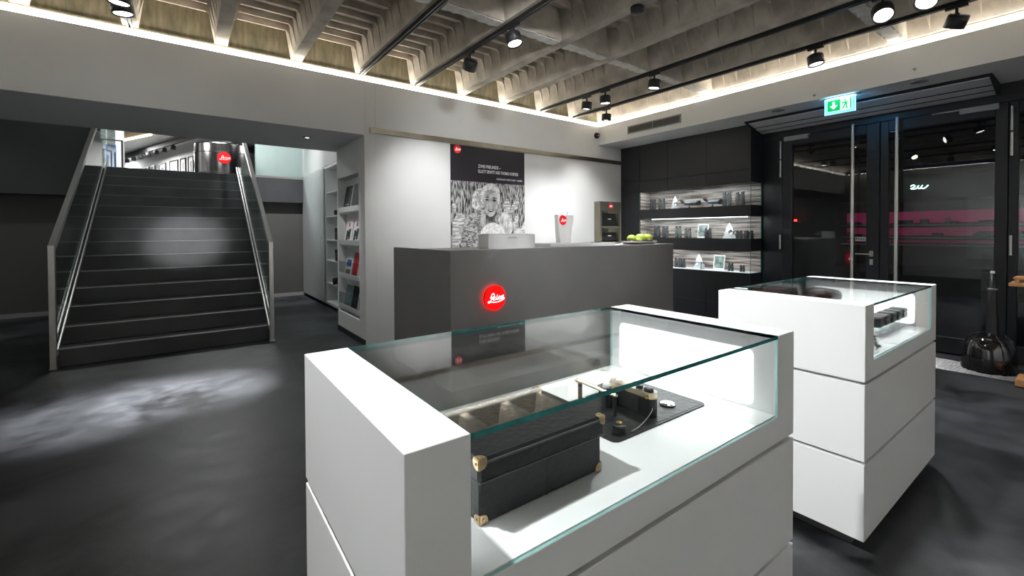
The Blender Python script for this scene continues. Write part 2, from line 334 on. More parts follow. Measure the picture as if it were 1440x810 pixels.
# right-hand display cupboard with one sliding door, seen behind the pier
cb = thing('shelf_cupboard', 'tall white wall cupboard with a plain sliding door and open shelves behind the pier', 'cupboard', (2.2, 9, 0))
MB().box(2.3, 2.325, 6.5, 10.4, .08, 2.55).build('back_panel', LACQ, cb)
for za in (.05, 2.5): MB().bbox(2.085, 2.3, 6.5, 10.4, za, za+.05, .003).build('carcass_board', LACQ, cb)
MB().box(2.11, 2.3, 6.5, 10.4, 0, .05).build('plinth', BLACKM, cb)
dr = MB().bbox(2.06, 2.082, 8.62, 10.38, .07, 2.53, .003).build('sliding_door', mat('satin_white', (.62, .64, .64), .4, var=.02), cb)
for yy in (9.75, 8.75): MB().cyl((2.062, yy, 1.25), (2.055, yy, 1.25), .018).build('finger_pull', STEEL, dr)
shz = [.42, .83, 1.2, 1.62, 2.05]
for z in shz: MB().bbox(2.1, 2.3, 6.55, 8.62, z, z+.02, .002).build('shelf', LACQ, cb)
MB().bbox(2.09, 2.3, 8.56, 8.62, .1, 2.5, .002).build('divider', LACQ, cb)
# goods in the cupboard
def mini_camera(loc, label, rz=0, body=BLACK, sc=1.):
    t = thing('camera', label, 'camera', loc, rz, 'small goods in the white cupboard')
    MB().bbox(-.07*sc, .07*sc, -.025*sc, .025*sc, 0, .085*sc, .012).build('body', body, t, local=True)
    MB().cyl((0, -.025*sc, .04*sc), (0, -.075*sc, .04*sc), .032*sc).build('lens', BLACKM, t, local=True)
    MB().bbox(-.03*sc, .03*sc, -.02*sc, .02*sc, .085*sc, .105*sc, .005).build('top_plate', body, t, local=True); return t
mini_camera((2.18, 7.9, shz[0]+.02), 'black camera on the lowest open shelf of the white cupboard', -math.pi/2, sc=1.9)
mini_camera((2.18, 7.95, shz[3]+.02), 'small black camera on the upper open shelf of the white cupboard', -math.pi/2, sc=1.3)
for z, nm in ((shz[1], 'black product box on the second open shelf of the white cupboard'), (shz[2], 'black product box on the third open shelf of the white cupboard')):
    t = thing('product_box', nm, 'box', (2.18, 7.95, z+.02), 0, 'small goods in the white cupboard')
    MB().bbox(-.07, .06, -.1, .1, 0, .2, .004).build('carton', BLACK, t, local=True); MB().bbox(-.072, .062, -.102, .102, .14, .205, .004).build('lid', BLACKM, t, local=True)
# upper gallery: glass guard, drum counter, pictures, track
gg = thing('glass_guard', 'pale green glass guard along the upper gallery edge right of the stairs', 'guard rail', (1.5, 10.35, ZU))
MB().box(.95, 2.07, 10.34, 10.352, ZU-.1, ZU+1.1).build('glass_panel', GU, gg); MB().box(.95, 2.08, 10.325, 10.367, ZU-.005, ZU+.04).build('base_channel', STEEL, gg)
gl = thing('glass_guard', 'glass guard panel at the upper gallery edge left of the stairs', 'guard rail', (-1.1, 10.8, ZU))
MB().box(-1.066, -1.054, 10.42, 11.6, ZU, ZU+1.1).build('glass_panel', GU, gl); MB().box(-1.08, -1.04, 10.42, 11.6, ZU, ZU+.03).build('base_channel', STEEL, gl)
DRUM = mat('drum_metal', (.26, .25, .245), .2, 1., var=.25, scale=5, stretch=(6, 6, .4))
dc = Vector((.8, 13.7, ZU)); t = thing('drum_counter', 'round metal clad counter with a red emblem on the upper floor', 'counter', dc)
MB().lathe([(.0, 1.13), (.5, 1.13), (.56, 1.115), (.575, 1.08), (.575, 0)], dc, 48).build('drum_body', DRUM, t)
for z in (.36, .87): MB().lathe([(.575, z), (.579, z+.004), (.579, z+.012), (.575, z+.016)], dc, 48).build('seam_ring', BLACK, t)
nrm = (Vector((0, 0, 0))-dc); nrm.z = 0; nrm.normalize(); tang = Vector((-nrm.y, nrm.x, 0)); 
logo(t, dc+nrm*.57+Vector((0, 0, .73))+tang*.06, tang, (0, 0, 1), nrm, .145, .02, let=LETT)
struct('wall_gallery_right', MB().prism([(1.6, 13.9), (6, 13.9), (6, 14.1), (1.6, 14.1)], 2.72, 0, (0, 0, ZU), (1, 0, 0), (0, 1, 0), (0, 0, 1)), mat('gallery_white', (.78, .8, .8), .8, var=.02))
pA, pB = Vector((1.5, 20.1, 0)), Vector((-3.5, 34.9, 0)); pd = (pB-pA).normalized(); pn = Vector((-pd.y, pd.x, 0)); pn = pn if pn.dot(Vector((-1, -1, 0))) > 0 else -pn
struct('wall_gallery_pictures', MB().add([pA+Vector((0, 0, ZU)), pB+Vector((0, 0, ZU)), pB+Vector((0, 0, 5.2)), pA+Vector((0, 0, 5.2)), pA-pn*.1+Vector((0, 0, ZU)), pB-pn*.1+Vector((0, 0, ZU)), pB-pn*.1+Vector((0, 0, 5.2)), pA-pn*.1+Vector((0, 0, 5.2))], [(0, 1, 2, 3), (4, 7, 6, 5), (0, 3, 7, 4), (1, 5, 6, 2)]), WHITE)
struct('wall_gallery_end', MB().box(-9, 1, 34.5, 34.6, ZU, 5.2), WHITE)
struct('wall_gallery_left', MB().box(-5, -1.12, 14.0, 14.1, ZU, 5.2).box(-5.1, -5, 10.3, 14.1, ZU, 5.2), WHITE)
ords = ['nearest the metal drum', 'second from the metal drum', 'third from the metal drum', 'fourth from the metal drum', 'fifth from the metal drum', 'sixth from the metal drum']
for i, (dist, wd) in enumerate(((3.75, .55), (4.6, .6), (5.65, .95), (7.05, .85), (8.25, .45), (9.1, .5))):
    c = pA+pd*dist; t = thing('framed_picture', 'dark framed picture on the gallery wall, '+ords[i], 'picture', (c.x, c.y, 3.75), 0, 'framed pictures on the upper gallery wall')
    ex = [pd*-wd/2, pd*wd/2]
    for (a, b_, z0, z1) in ((-wd/2, -wd/2+.04, 3.75, 4.65), (wd/2-.04, wd/2, 3.75, 4.65), (-wd/2, wd/2, 4.61, 4.65), (-wd/2, wd/2, 3.75, 3.79)):
        MB().prism([(a, z0), (b_, z0), (b_, z1), (a, z1)], .05, 0, (c.x, c.y, 0), pd, (0, 0, 1), pn).build('frame', BLACK, t)
    MB().prism([(-wd/2+.03, 3.78), (wd/2-.03, 3.78), (wd/2-.03, 4.62), (-wd/2+.03, 4.62)], .02, 0, (c.x, c.y, 0), pd, (0, 0, 1), pn).build('mount', PAPER, t)
    MB().prism([(-wd/5, 3.95), (wd/5, 3.95), (wd/5, 4.45), (-wd/5, 4.45)], .022, 0, (c.x, c.y, 0), pd, (0, 0, 1), pn).build('print', mat('grey_print_%d' % i, (.12, .13, .13), .6, scale=9, col2=(.5, .5, .48)), t)
ta, tb = Vector((-.15, 22.3, 5.17)), Vector((-2.4, 28.9, 5.17)); ta += (ta-tb)*.3; tdir = (tb-ta).normalized()
t = thing('lighting_track', 'black lighting track on the upper gallery ceiling', 'track', ta); 
MB().prism([(0, -.2), ((tb-ta).length, -.2), ((tb-ta).length, 0), (0, 0)], .1, 0, ta, tdir, (0, 0, 1), tdir.cross(Vector((0, 0, 1)))).build('rail', BLACKM, t)
for k in range(7):
    p = ta+tdir*(2.6+k*.95); tag(MB().cyl(p+Vector((0, 0, -.2)), p+Vector((0, 0, -.26)), .03, n=8).lathe([(0, -.26), (.09, -.26), (.09, -.42), (0, -.42)], p, 12).build('gallery_spotlight', BLACKM), 'small black spotlight hanging in a row from the gallery track', 'spotlight', 'spotlights on the gallery track')
t = thing('blue_picture', 'bright blue framed photograph on the white wall above the stair top', 'picture', (-1.33, 13.99, 2.9))
MB().box(-1.52, -1.14, 13.97, 13.999, 2.7, 3.55).build('frame', BLACK, t); MB().box(-1.49, -1.17, 13.96, 13.975, 2.73, 3.52).build('mount', PAPER, t)
MB().box(-1.44, -1.26, 13.95, 13.965, 2.78, 3.42).build('print', mat('blue_print', (.02, .1, .45), .5, scale=3, col2=(.1, .4, .8)), t)
t = thing('side_table', 'dark low table with a tray on the upper floor left of the stairs', 'table', (-1.45, 11.6, ZU))
MB().bbox(-1.62, -1.36, 11.5, 11.9, ZU+.26, ZU+.3, .004).build('table_top', BLACK, t)
for dx in (-1.6, -1.38): 
    for dy in (11.53, 11.87): MB().cyl((dx, dy, ZU), (dx, dy, ZU+.26), .012).build('leg', BLACK, t)
MB().bbox(-1.57, -1.42, 11.56, 11.7, ZU+.3, ZU+.35, .006).build('tray', mat('tray_green', (.1, .16, .12), .4, var=.3), t)
# upper coffer glimpse with its cove
struct('trim_cove_upper', MB().prism([(-2.3, 21.9), (-2.1, 24.3), (-1.0, 22.1), (-1.15, 20.4)], .02, 0, (0, 0, 5.17), (1, 0, 0), (0, 1, 0), (0, 0, 1)), mat('upper_concrete', (.4, .28, .14), .8, scale=3, col2=(.5, .4, .25), stretch=(1, 6, 1)))
struct('trim_strip_upper', MB().tube([(-2.12, 24.4, 5.15), (-.98, 22.05, 5.15)], .05), emis('upper_led', (1, .9, .7), 4))
# gallery and stair hall lamps (area lights added out of sight above)
for (x, y, p_) in ((-.1, 8.2, 14), (.5, 12.4, 80), (-2.6, 12.2, 60), (3, 12.2, 9), (-1.5, 19, 160), (-2, 25, 170), (-3.2, 31, 120)): area((x, y, 5.16), (x, y, 0), p_, 1.2, 1.2)
spot((.4, 6.95, 4.6), (-.05, 8.35, 1.2), 350, 30, 1.)
spot((1.5, 8.3, 5.1), (1.5, 10.2, .8), 480, 44, 1.)
spot((-2.4, 8.5, 5.1), (-2.2, 9.6, .3), 70, 50, 1.)
# ------------------------------------------------------------------ doors, cabinet wall, soffit fittings
DZ = 2.62
struct('wall_right', MB().box(XD, XD+.16, 2.72, 5.24, 0, 2.81).box(XD, XD+.16, -3.2, 2.72, DZ+.06, 2.81), FRAME)
struct('trim_door_head', MB().bbox(XD-.01, XD+.1, -3.2, 2.98, DZ, DZ+.07, .003), FRAME)
def leaf(name, ya, yb, sa, sb):          # door leaf between ya > yb, stile widths sa, sb
    o = struct(name, MB().bbox(XD, XD+.06, ya-sa, ya, .02, DZ-.004, .004).bbox(XD, XD+.06, yb, yb+sb, .02, DZ-.004, .004).bbox(XD, XD+.06, yb+sb, ya-sa, .02, .19, .004).bbox(XD, XD+.06, yb+sb, ya-sa, 2.5, DZ-.004, .004), FRAME)
    MB().box(XD+.024, XD+.036, yb+sb-.01, ya-sa+.01, .18, 2.51, 0, 1).build('pane', [GD, GEDGE], o); return o
d1 = leaf('door_1', 2.72, 1.664, .115, .125); d2 = leaf('door_2', 1.656, .645, .075, .09)
for d, y in ((d1, 1.905), (d2, 1.49)):
    h = MB().cyl((XD-.075, y, .3), (XD-.075, y, 2.63), .017).build('pull_handle', STEEL, d)
    for z in (.55, 1.4, 2.4): MB().cyl((XD-.075, y, z), (XD+.0, y, z), .011, n=12).build('standoff', STEEL, h)
for d, y in ((d1, 2.745), (d2, .62)):
    for z0, z1 in ((2.33, 2.57), (2.08, 2.31), (1.09, 1.29)):
        hg = MB().cyl((XD-.012, y, z0), (XD-.012, y, z1), .012, n=12).build('hinge', STEEL, d)
lv = MB().bbox(XD-.008, XD, 1.715, 1.755, 1.03, 1.1, .01).build('lever_plate', STEEL, d1)
MB().tube([(XD, 1.735, 1.06), (XD-.05, 1.735, 1.06), (XD-.05, 1.88, 1.06)], .009, 10).build('lever', STEEL, lv)
MB().bbox(XD-.008, XD, 1.718, 1.752, .93, 1.0, .012).build('keyhole_plate', STEEL, d1)
MB().box(XD+.02, XD+.0235, 1.79, 1.9, 1.215, 1.265).build('push_sign', mat('sign_grey', (.45, .47, .48), .5, var=.03), d1)
text('push_lettering', 'PULL', .036, BLACK, d1, (XD+.0195, 1.893, 1.228), (0, -1, 0), (0, 0, 1), 1.15)
GREYP = mat('closer_grey', (.3, .31, .32), .4, .3, var=.05)
for d, a, b_ in ((d1, 2.4, 2.69), (d2, .705, .99)):
    cl = MB().bbox(XD-.05, XD, a, b_, 2.555, 2.615, .004).build('closer', GREYP, d); MB().bbox(XD-.03, XD-.015, a-.02 if d is d1 else b_, (a if d is d1 else b_+.22), 2.6, 2.615, .002).build('closer_arm', GREYP, cl)
wn = struct('window_1', MB().bbox(XD, XD+.08, .575, .64, 0, DZ-.002, .004).bbox(XD, XD+.06, -1.2, -1.1, .02, DZ-.002, .004).bbox(XD, XD+.06, -1.1, .575, .02, .19, .004).bbox(XD, XD+.06, -1.1, .575, 2.5, DZ-.002, .004).box(XD, XD+.06, -3.2, -1.2, 0, DZ), FRAME)
MB().box(XD+.024, XD+.036, -1.11, .585, .18, 2.51, 0, 1).build('pane', [GD, GEDGE], wn)
# entrance mat with metal profiles
em = thing('entrance_mat', 'ridged metal entrance mat set in the floor before the glass doors', 'mat', (6.1, .8, 0))
MB().box(5.86, 6.36, -.9, 2.6, 0, .004).build('mat_base', BLACKM, em)
for k in range(12): MB().bbox(5.87+k*.041, 5.888+k*.041, -.9, 2.6, .004, .009, .002).build('profile', mat('mat_aluminium', (.22, .22, .22), .38, 1., var=.35, scale=7, stretch=(1, 8, 1)), em)
# cabinet wall with three lit niches
XC, YN, YL = 6.274, 2.98, 4.84; XV = 6.585
cw = thing('display_cabinet', 'tall black wall cabinet with three lit glass niches lined in striped veneer', 'cabinet', (6.45, 4.1, 0))
NZ = [(.755, 1.065), (1.235, 1.55), (1.705, 2.022)]
MB().box(XC+.02, XD, YL, YW, 0, 2.81).build('side_column', DARKC, cw)
for z0, z1 in ((0, .755), (1.065, 1.235), (1.55, 1.705), (2.022, 2.81)): MB().box(XC+(.02 if z0 in (0, 2.022) else 0), XD-.002, YN, YL, z0, z1).build('carcass', DARKC, cw)
MB().box(XV+.012, XD-.001, YN, YL, .755, 2.022).build('rear_board', DARKC, cw)
ys = [YN, 3.63, 4.29, YL, YW-.002]
for a, b_ in zip(ys, ys[1:]):
    for z0, z1 in ((.01, .3), (.305, .75), (2.027, 2.19), (2.195, 2.805)): MB().bbox(XC, XC+.021, a+.002, b_-.002, z0, z1, .0015).build('panel', DARKC, cw)
MB().bbox(XC, XC+.021, YL+.002, YW-.004, .755, 2.022, .0015).build('panel', DARKC, cw)
for k in range(7): MB().box(XC+.1, XC+.24, YN-.004, YN, 2.5+k*.025, 2.512+k*.025).build('vent_slot', BLACKM, cw)
NLED = emis('niche_led', (.85, .94, 1), 2.5)
for i, (z0, z1) in enumerate(NZ):
    MB().box(XV, XV+.012, YN+.008, YL, z0, z1).box(XC+.02, XV, YL-.012, YL-.001, z0, z1).build('veneer_back', VEN, cw)
    MB().box(XC+.002, XC+.01, YN+.002, YL-.002, z0, z1, 0, 1).build('front_pane', [G, GEDGE], cw); MB().box(XC+.01, XV, YN+.002, YN+.01, z0, z1, 0, 1).build('side_pane', [G, GEDGE], cw)
    if i == 1: MB().box(XC+.014, XC+.022, YN+.05, 4.6, z1-.014, z1-.004).build('light_strip', NLED, cw)
    else: MB().box(XC+.0005, XC+.002, YN, YL, z1-.012, z1).build('light_lip', DARKC, cw)
    if i < 1: MB().box(XC+.012, XV, YN+.01, YL-.012, z0, z0+.004).build('shelf_liner', LACQ, cw)
    area((XC+.04, 3.9, z1-.004), (XC+.04, 3.9, z0), 4.2, .03, 1.7, (.88, .95, 1)).rotation_euler = (0, 0, 0)
# soffit fittings
ac = thing('air_curtain', 'long grey air curtain panel let into the soffit above the glass doors', 'air curtain', (6.3, 1.9, 2.7))
MB().prism([(6.08, 2.809), (6.16, 2.809), (6.16, 2.795), (6.08, 2.8)], 2.25, 0, (0, .72, 0), (1, 0, 0), (0, 0, 1), (0, 1, 0)).build('air_slot', BLACKM, ac)
MB().prism([(6.16, 2.809), (6.58, 2.809), (6.58, 2.7), (6.5, 2.7), (6.16, 2.785)], 2.25, 0, (0, .72, 0), (1, 0, 0), (0, 0, 1), (0, 1, 0)).build('cover', mat('curtain_grey', (.65, .65, .67), .45, .2, var=.05), ac)
for y in (.7, 2.955): MB().prism([(6.08, 2.809), (6.58, 2.809), (6.58, 2.69), (6.5, 2.69), (6.08, 2.79)], .02, 0, (0, y, 0), (1, 0, 0), (0, 0, 1), (0, 1, 0)).build('end_cap', BLACKM, ac)
for k in range(2): MB().prism([(6.3+k*.12, 2.748-k*.03), (6.312+k*.12, 2.745-k*.03), (6.312+k*.12, 2.741-k*.03), (6.3+k*.12, 2.744-k*.03)], 2.25, 0, (0, .72, 0), (1, 0, 0), (0, 0, 1), (0, 1, 0)).build('louvre', BLACK, ac)
EXW = emis('exit_white', (.75, 1, .95), .55); EXG = mat('exit_green', (.0, .5, .15), .5, var=.01, emit=(0, .62, .14), es=.4); EXB = emis('exit_edge', (.25, .75, 1), .9)
ex = thing('exit_sign', 'green illuminated exit sign with arrow and running figure hanging from the soffit', 'exit sign', (5.79, 1.805, 2.62))
xs_ = 5.78
MB().box(xs_+.014, xs_+.024, 1.674, 1.939, 2.64, 2.796).build('glass_plate', emis('exit_back', (.1, .45, .9), 1.2), ex)
for a in ((1.664, 1.672, 2.63, 2.805), (1.941, 1.949, 2.63, 2.805), (1.664, 1.949, 2.63, 2.638), (1.664, 1.949, 2.797, 2.805)): MB().box(xs_+.008, xs_+.028, a[0], a[1], a[2], a[3]).build('lit_edge', EXB, ex)
MB().box(xs_+.006, xs_+.012, 1.69, 1.925, 2.655, 2.785).build('panel', EXW, ex)
pl = MB().box(xs_+.004, xs_+.006, 1.8, 1.92, 2.66, 2.78).build('green_field', EXG, ex)
q = lambda a, b_: (a, b_)
MB().prism([(-.012, .04), (.012, .04), (.012, 0), (.036, 0), (.036, -.004), (0, -.042), (-.036, -.004), (-.036, 0), (-.012, 0)], .002, 0, (xs_+.004, 1.86, 2.72), (0, -1, 0), (0, 0, 1), (-1, 0, 0)).build('arrow', EXW, pl)
fig = MB()
for pts in ([(-.01, .03), (.0, .008), (-.012, -.012), (-.02, -.04), (-.032, -.042)], [(.0, .008), (.012, -.014), (.006, -.03), (.02, -.045)], [(-.032, .012), (-.018, .026), (.0, .022), (.014, .008)], [(.0, .022), (.02, .02)]):
    for a, b_ in zip(pts, pts[1:]):
        d = Vector((b_[0]-a[0], b_[1]-a[1])).normalized()*.006; fig.prism([(a[0]-d.y, a[1]+d.x), (b_[0]-d.y, b_[1]+d.x), (b_[0]+d.y, b_[1]-d.x), (a[0]+d.y, a[1]-d.x)], .002, 0, (xs_+.006, 1.752, 2.715), (0, -1, 0), (0, 0, 1), (-1, 0, 0))
fig.prism([(-.004+.009*math.cos(t), .045+.009*math.sin(t)) for t in (math.pi*k/5 for k in range(10))], .002, 0, (xs_+.006, 1.752, 2.715), (0, -1, 0), (0, 0, 1), (-1, 0, 0)).build('running_figure', EXG, ex)
MB().box(xs_+.004, xs_+.006, 1.698, 1.71, 2.66, 2.78).build('door_symbol', EXG, ex)
MB().bbox(xs_-.01, xs_+.045, 1.62, 1.99, 2.8, 2.81, .002).build('mount', GREYP, ex)
area((xs_+.018, 1.8, 2.79), (xs_+.018, 1.8, 5), 2.2, .03, .26, (.3, .75, 1)).rotation_euler = (math.pi, 0, 0)
for (y, lab) in ((2.45, 'flush round ceiling speaker in the soffit left of the exit sign'), (1.16, 'flush round ceiling speaker in the soffit right of the exit sign')):
    t = thing('ceiling_speaker', lab, 'speaker', (5.83, y, 2.8), 0, 'flush speakers in the soffit'); MB().lathe([(.07, .01), (.07, 0), (.06, -.002), (0, -.002)], (5.83, y, 2.8), 28).build('rim', VENT, t); MB().lathe([(0, -.004), (.052, -.004), (.056, -.001)], (5.83, y, 2.8), 28).build('grille', GREYP, t)
for y, z, lab in ((2.02, 2.86, 'tiny round sensor on the soffit edge above the exit sign'), (1.17, 2.9, 'tiny round sensor on the soffit edge near the door end')):
    tag(MB().cyl((XF, y, z), (XF-.012, y, z), .012, n=14).cyl((XF-.012, y, z), (XF-.018, y, z), .006, n=10).build('sensor', VENT), lab, 'sensor', 'sensors on the soffit edge')
vt = thing('air_vent', 'long slatted air vent in the white soffit edge above the poster corner', 'vent', (5.7, 4.15, 2.89))
MB().box(5.69, 5.705, 3.68, 4.62, 2.885, 2.9).box(5.69, 5.705, 3.68, 4.62, 2.995, 3.01).box(5.69, 5.705, 3.68, 3.695, 2.9, 2.995).box(5.69, 5.705, 4.605, 4.62, 2.9, 2.995).box(5.69, 5.705, 4.145, 4.155, 2.9, 2.995).build('frame', VENT, vt)
MB().box(5.701, 5.705, 3.69, 4.61, 2.9, 2.995).build('backing', BLACKM, vt)
for k in range(6): MB().prism([(0, 0), (.012, .006), (.012, .009), (0, .003)], .91, 0, (5.69, 3.695, 2.905+k*.0155), (1, 0, 0), (0, 0, 1), (0, 1, 0)).build('slat', VENT, vt)
sc = thing('security_camera', 'small black dome camera on the white wall near the corner', 'camera', (5.64, YW, 2.965))
MB().cyl((5.64, YW, 2.965), (5.64, YW-.02, 2.965), .05).build('base', BLACK, sc); MB().lathe([(.045, .02), (.042, .045), (.03, .062), (0, .07)], (5.64, YW, 2.965), 24, 0, (0, -1, 0)).build('dome', BLACK, sc); MB().cyl((5.625, YW-.062, 2.955), (5.622, YW-.075, 2.952), .014).build('lens', CHROME, sc)
t = thing('picture_rail', 'long bronze metal picture rail along the poster wall', 'rail', (4, YW, 2.53))
BRONZE = mat('bronze_rail', (.4, .36, .29), .35, 1., var=.15, scale=3)
MB().bbox(1.78, 6.272, YW-.022, YW, 2.525, 2.585, .003).build('profile', BRONZE, t); MB().box(1.78, 6.272, YW-.026, YW-.02, 2.522, 2.53).build('lip', BRONZE, t)
# ------------------------------------------------------------------ lighting tracks and heads
TN = {2: 'ceiling track left of the poster', 3: 'ceiling track above the poster', 6: 'second ceiling track from the doors', 7: 'ceiling track nearest the doors'}
TX = {'left': .32+PITCH_R*-1, 'far': .32-PITCH_R*3, 2: ribx[8], 3: ribx[9], 6: ribx[12], 7: ribx[13]}  # the far track is added out of view to carry fill spotlights
for k, lab in (('far', 'unseen black lighting track added nearest the left wall'), ('left', 'black lighting track above the stair side of the ceiling'), (2, 'black lighting track, first one right of the stairs opening'), (3, 'black lighting track running back over the poster'), (6, 'black lighting track carrying the row of spotlights, further from the doors'), (7, 'black lighting track nearest the soffit over the doors')):
    x = TX[k]; t = thing('lighting_track', lab, 'track', (x, 1, ZR), 0, 'black lighting tracks on the ceiling')
    MB().box(x-.02, x-.006, -3, 5.22, ZR-.036, ZR-.0005).box(x+.006, x+.02, -3, 5.22, ZR-.036, ZR-.0005).box(x-.006, x+.006, -3, 5.22, ZR-.01, ZR-.0005).build('rail', BLACK, t)
    MB().box(x-.004, x+.004, -3, 5.22, ZR-.014, ZR-.0101).build('conductor', GREYP, t); MB().box(x-.021, x+.021, 5.22, 5.235, ZR-.037, ZR-.0005).build('end_cap', BLACK, t)
LENS = emis('spot_lens', (1, .97, .9), 6)
def head(x, y, tgt, power, ang, lab, rad=.07, hh=.1, drop=.115, blend=1., lit=True):
    zp = ZR-.036; t = thing('spotlight', lab, 'spotlight', (x, y, zp), 0, 'black spotlights on the ceiling tracks')
    MB().bbox(x-.018, x+.018, y-.07, y+.07, zp-.022, zp-.0002, .003).build('adapter', BLACK, t)
    c = Vector((x, y, zp-drop)); d = (Vector(tgt)-c).normalized()
    MB().cyl((x, y, zp-.02), c+Vector((0, 0, .02)), .011, n=12).bbox(x-.02, x+.02, y-.02, y+.02, zp-drop+.01, zp-drop+.05, .004).build('stem', BLACK, t)
    hc = c+Vector((0, 0, -.012)); b0 = hc-d*hh*.5
    hs = MB().lathe([(0, 0), (rad*.92, 0), (rad, .008), (rad, hh), (rad*.93, hh), (rad*.86, hh*.86)], b0, 28, 0, d).build('housing', BLACK, t)
    MB().lathe([(0, hh*.885), (rad*.84, hh*.885)], b0, 24, 0, d).build('lens', LENS if lit else CHROME, hs)
    for k in range(3): MB().lathe([(rad*.97, .014+k*.012), (rad*1.03, .016+k*.012), (rad*1.03, .02+k*.012), (rad*.97, .022+k*.012)], b0, 24, 0, d).build('fin', BLACK, hs)
    if power: spot(hc+d*(hh*.5+.012), tgt, power, ang, blend)
    return t
head(TX[3], 3.93, (2.5, 5.24, 1.5), 52, 66, 'black spotlight nearest the poster, aimed at the wall')
head(TX[3], 3.18, (2.6, 2.6, .8), 90, 60, 'black spotlight beside the plaster strip over the poster track, shining down')
head(TX[6], 4.28, (4.45, 4.62, .9), 105, 95, 'black spotlight in the pair near the corner, farther one')
head(TX[6], 3.95, (4.5, 3.95, .9), 60, 80, 'black spotlight in the pair near the corner, closer one')
head(TX[7], 4.54, (5.2, 4.85, .9), 60, 95, 'black spotlight farthest in the corner on the track nearest the doors')
head(TX[6], 3.2, (4.3, 3.4, 1.2), 90, 40, 'black spotlight shining straight down between desk and black cabinet')
head(TX[7], 1.8, (5.2, 1.4, 0), 160, 80, 'black spotlight shining down in front of the exit sign')
head(TX[6], 1.1, (2.9, .4, .6), 110, 46, 'black tilted spotlight showing its bright lens, above the second display case')
head(TX[6], .84, (2.9, 1.0, 1.0), 120, 42, 'black spotlight cut by the top edge of the picture')
head(TX[7], .79, (6.2, 2.2, .3), 40, 46, 'black tilted spotlight turned away toward the doors')
head(TX['left'], 4.6, (.02, 4.65, 0), 1500, 27, 'black spotlight at the stair side, right one of two by the cove', hh=.08, drop=.075, blend=1.)
head(TX['left'], 4.4, (-.5, 4.6, 0), 700, 32, 'black spotlight at the stair side, left one of two by the cove', hh=.08, drop=.075, blend=1.)
# more heads on the same tracks behind and above the viewpoint
head(TX['left'], 1.5, (.3, .95, .75), 175, 50, 'black spotlight on the stair side track, aimed at the near display case')
head(TX['left'], 2.8, (2.3, .9, .55), 400, 36, 'black spotlight on the stair side track, aimed at the second display case')
head(TX[3], 1.4, (2.6, .5, 0), 125, 110, 'black spotlight on the poster track over the near display case')
head(TX[2], 1.9, (3.7, 5.24, 1.9), 75, 62, 'black spotlight on the first track, aimed at the poster wall')
head(TX['left'], .8, (.04, 8.25, 1.2), 1000, 9.5, 'black spotlight on the stair side track, aimed at the stairs')
head(TX[2], -1.2, (3.2, 3.6, 1.3), 150, 32, 'unseen black spotlight added on the first track behind the viewpoint')  # added out of view to brighten the desk and the things on it
for x_, y_, tg, pw, lab in ((TX['left'], -1.5, (-.6, -3.2, 1.5), 130, 'unseen black fill spotlight added on the stair side track, washing the rear wall'), (TX[2], -1.5, (1.7, -3.2, 1.5), 190, 'unseen black fill spotlight added on the first track, washing the rear wall'), (TX[6], -1.5, (4.3, -3.2, 1.5), 190, 'unseen black fill spotlight added on the further track, washing the rear wall'),
                            (TX['far'], .2, (-4, .2, 1.5), 230, 'unseen black fill spotlight added on the leftmost track, washing the left wall near the rear'), (TX['far'], 2.4, (-4, 2.2, 1.5), 80, 'unseen black fill spotlight added on the leftmost track, washing the left wall near the stairs')):
    head(x_, y_, tg, pw, 95, lab, blend=1.)  # wall washers added out of view for soft bounced fill
t = thing('smoke_detector', 'small round dark smoke detector hanging under the concrete ceiling', 'smoke detector', (3.056, 2.38, 3.16))
MB().lathe([(0, .05), (.05, .05), (.052, 0), (.048, -.006), (0, -.008)], (3.056, 2.38, ZR-.05), 28).build('body', mat('detector_grey', (.03, .032, .034), .5, var=.1), t); MB().lathe([(.053, .03), (.056, .032), (.056, .038), (.053, .04)], (3.056, 2.38, ZR-.05), 28).build('vent_ring', BLACKM, t)
# ------------------------------------------------------------------ reception desk
DX0, DX1, DY0, DY1, DT = 1.79, 4.95, 3.3, 4.55, 1.19
dk = thing('reception_desk', 'large matt grey reception desk below the poster with a lit red emblem', 'desk', (3.37, 3.9, 0))
MB().bbox(DX0, DX1, DY0, DY0+.04, 0, DT, .002).build('front_panel', GREYD, dk)
for xa in (DX0, DX1-.04): MB().bbox(xa, xa+.04, DY0+.04, DY1, 0, DT, .002).build('end_panel', GREYD, dk)
MB().box(DX0+.04, DX1-.04, DY0+.04, DY1-.5, 1.13, DT-.004).build('top', mat('desk_top', (.5, .5, .5), .45, var=.03), dk)
MB().box(DX0+.04, DX1-.04, DY0+.5, DY1-.02, .7, .74).build('work_top', LACQ, dk); MB().box(DX0+.04, DX1-.04, DY0+.78, DY0+.8, 0, 1.13).build('inner_panel', GREYD, dk)
em_ = logo(dk, (2.213, DY0-.002, .762), (1, 0, 0), (0, 0, 1), (0, -1, 0), .112, .024, REDL, LETTL, 'lit_emblem')
MB().cyl((2.213, DY0-.001, .762), (2.213, DY0-.006, .762), .104, n=40).build('halo_light', emis('halo_red', (1, .02, .02), 2.2), em_)
MB().lathe([(.1121, .006), (.1121, .024)], (2.213, DY0-.002, .762), 40, 0, (0, -1, 0)).build('emblem_rim', mat('rim_red', (.4, 0, 0), .4, var=.05), em_)
for (o_) in (em_,): o_.location.y -= .016
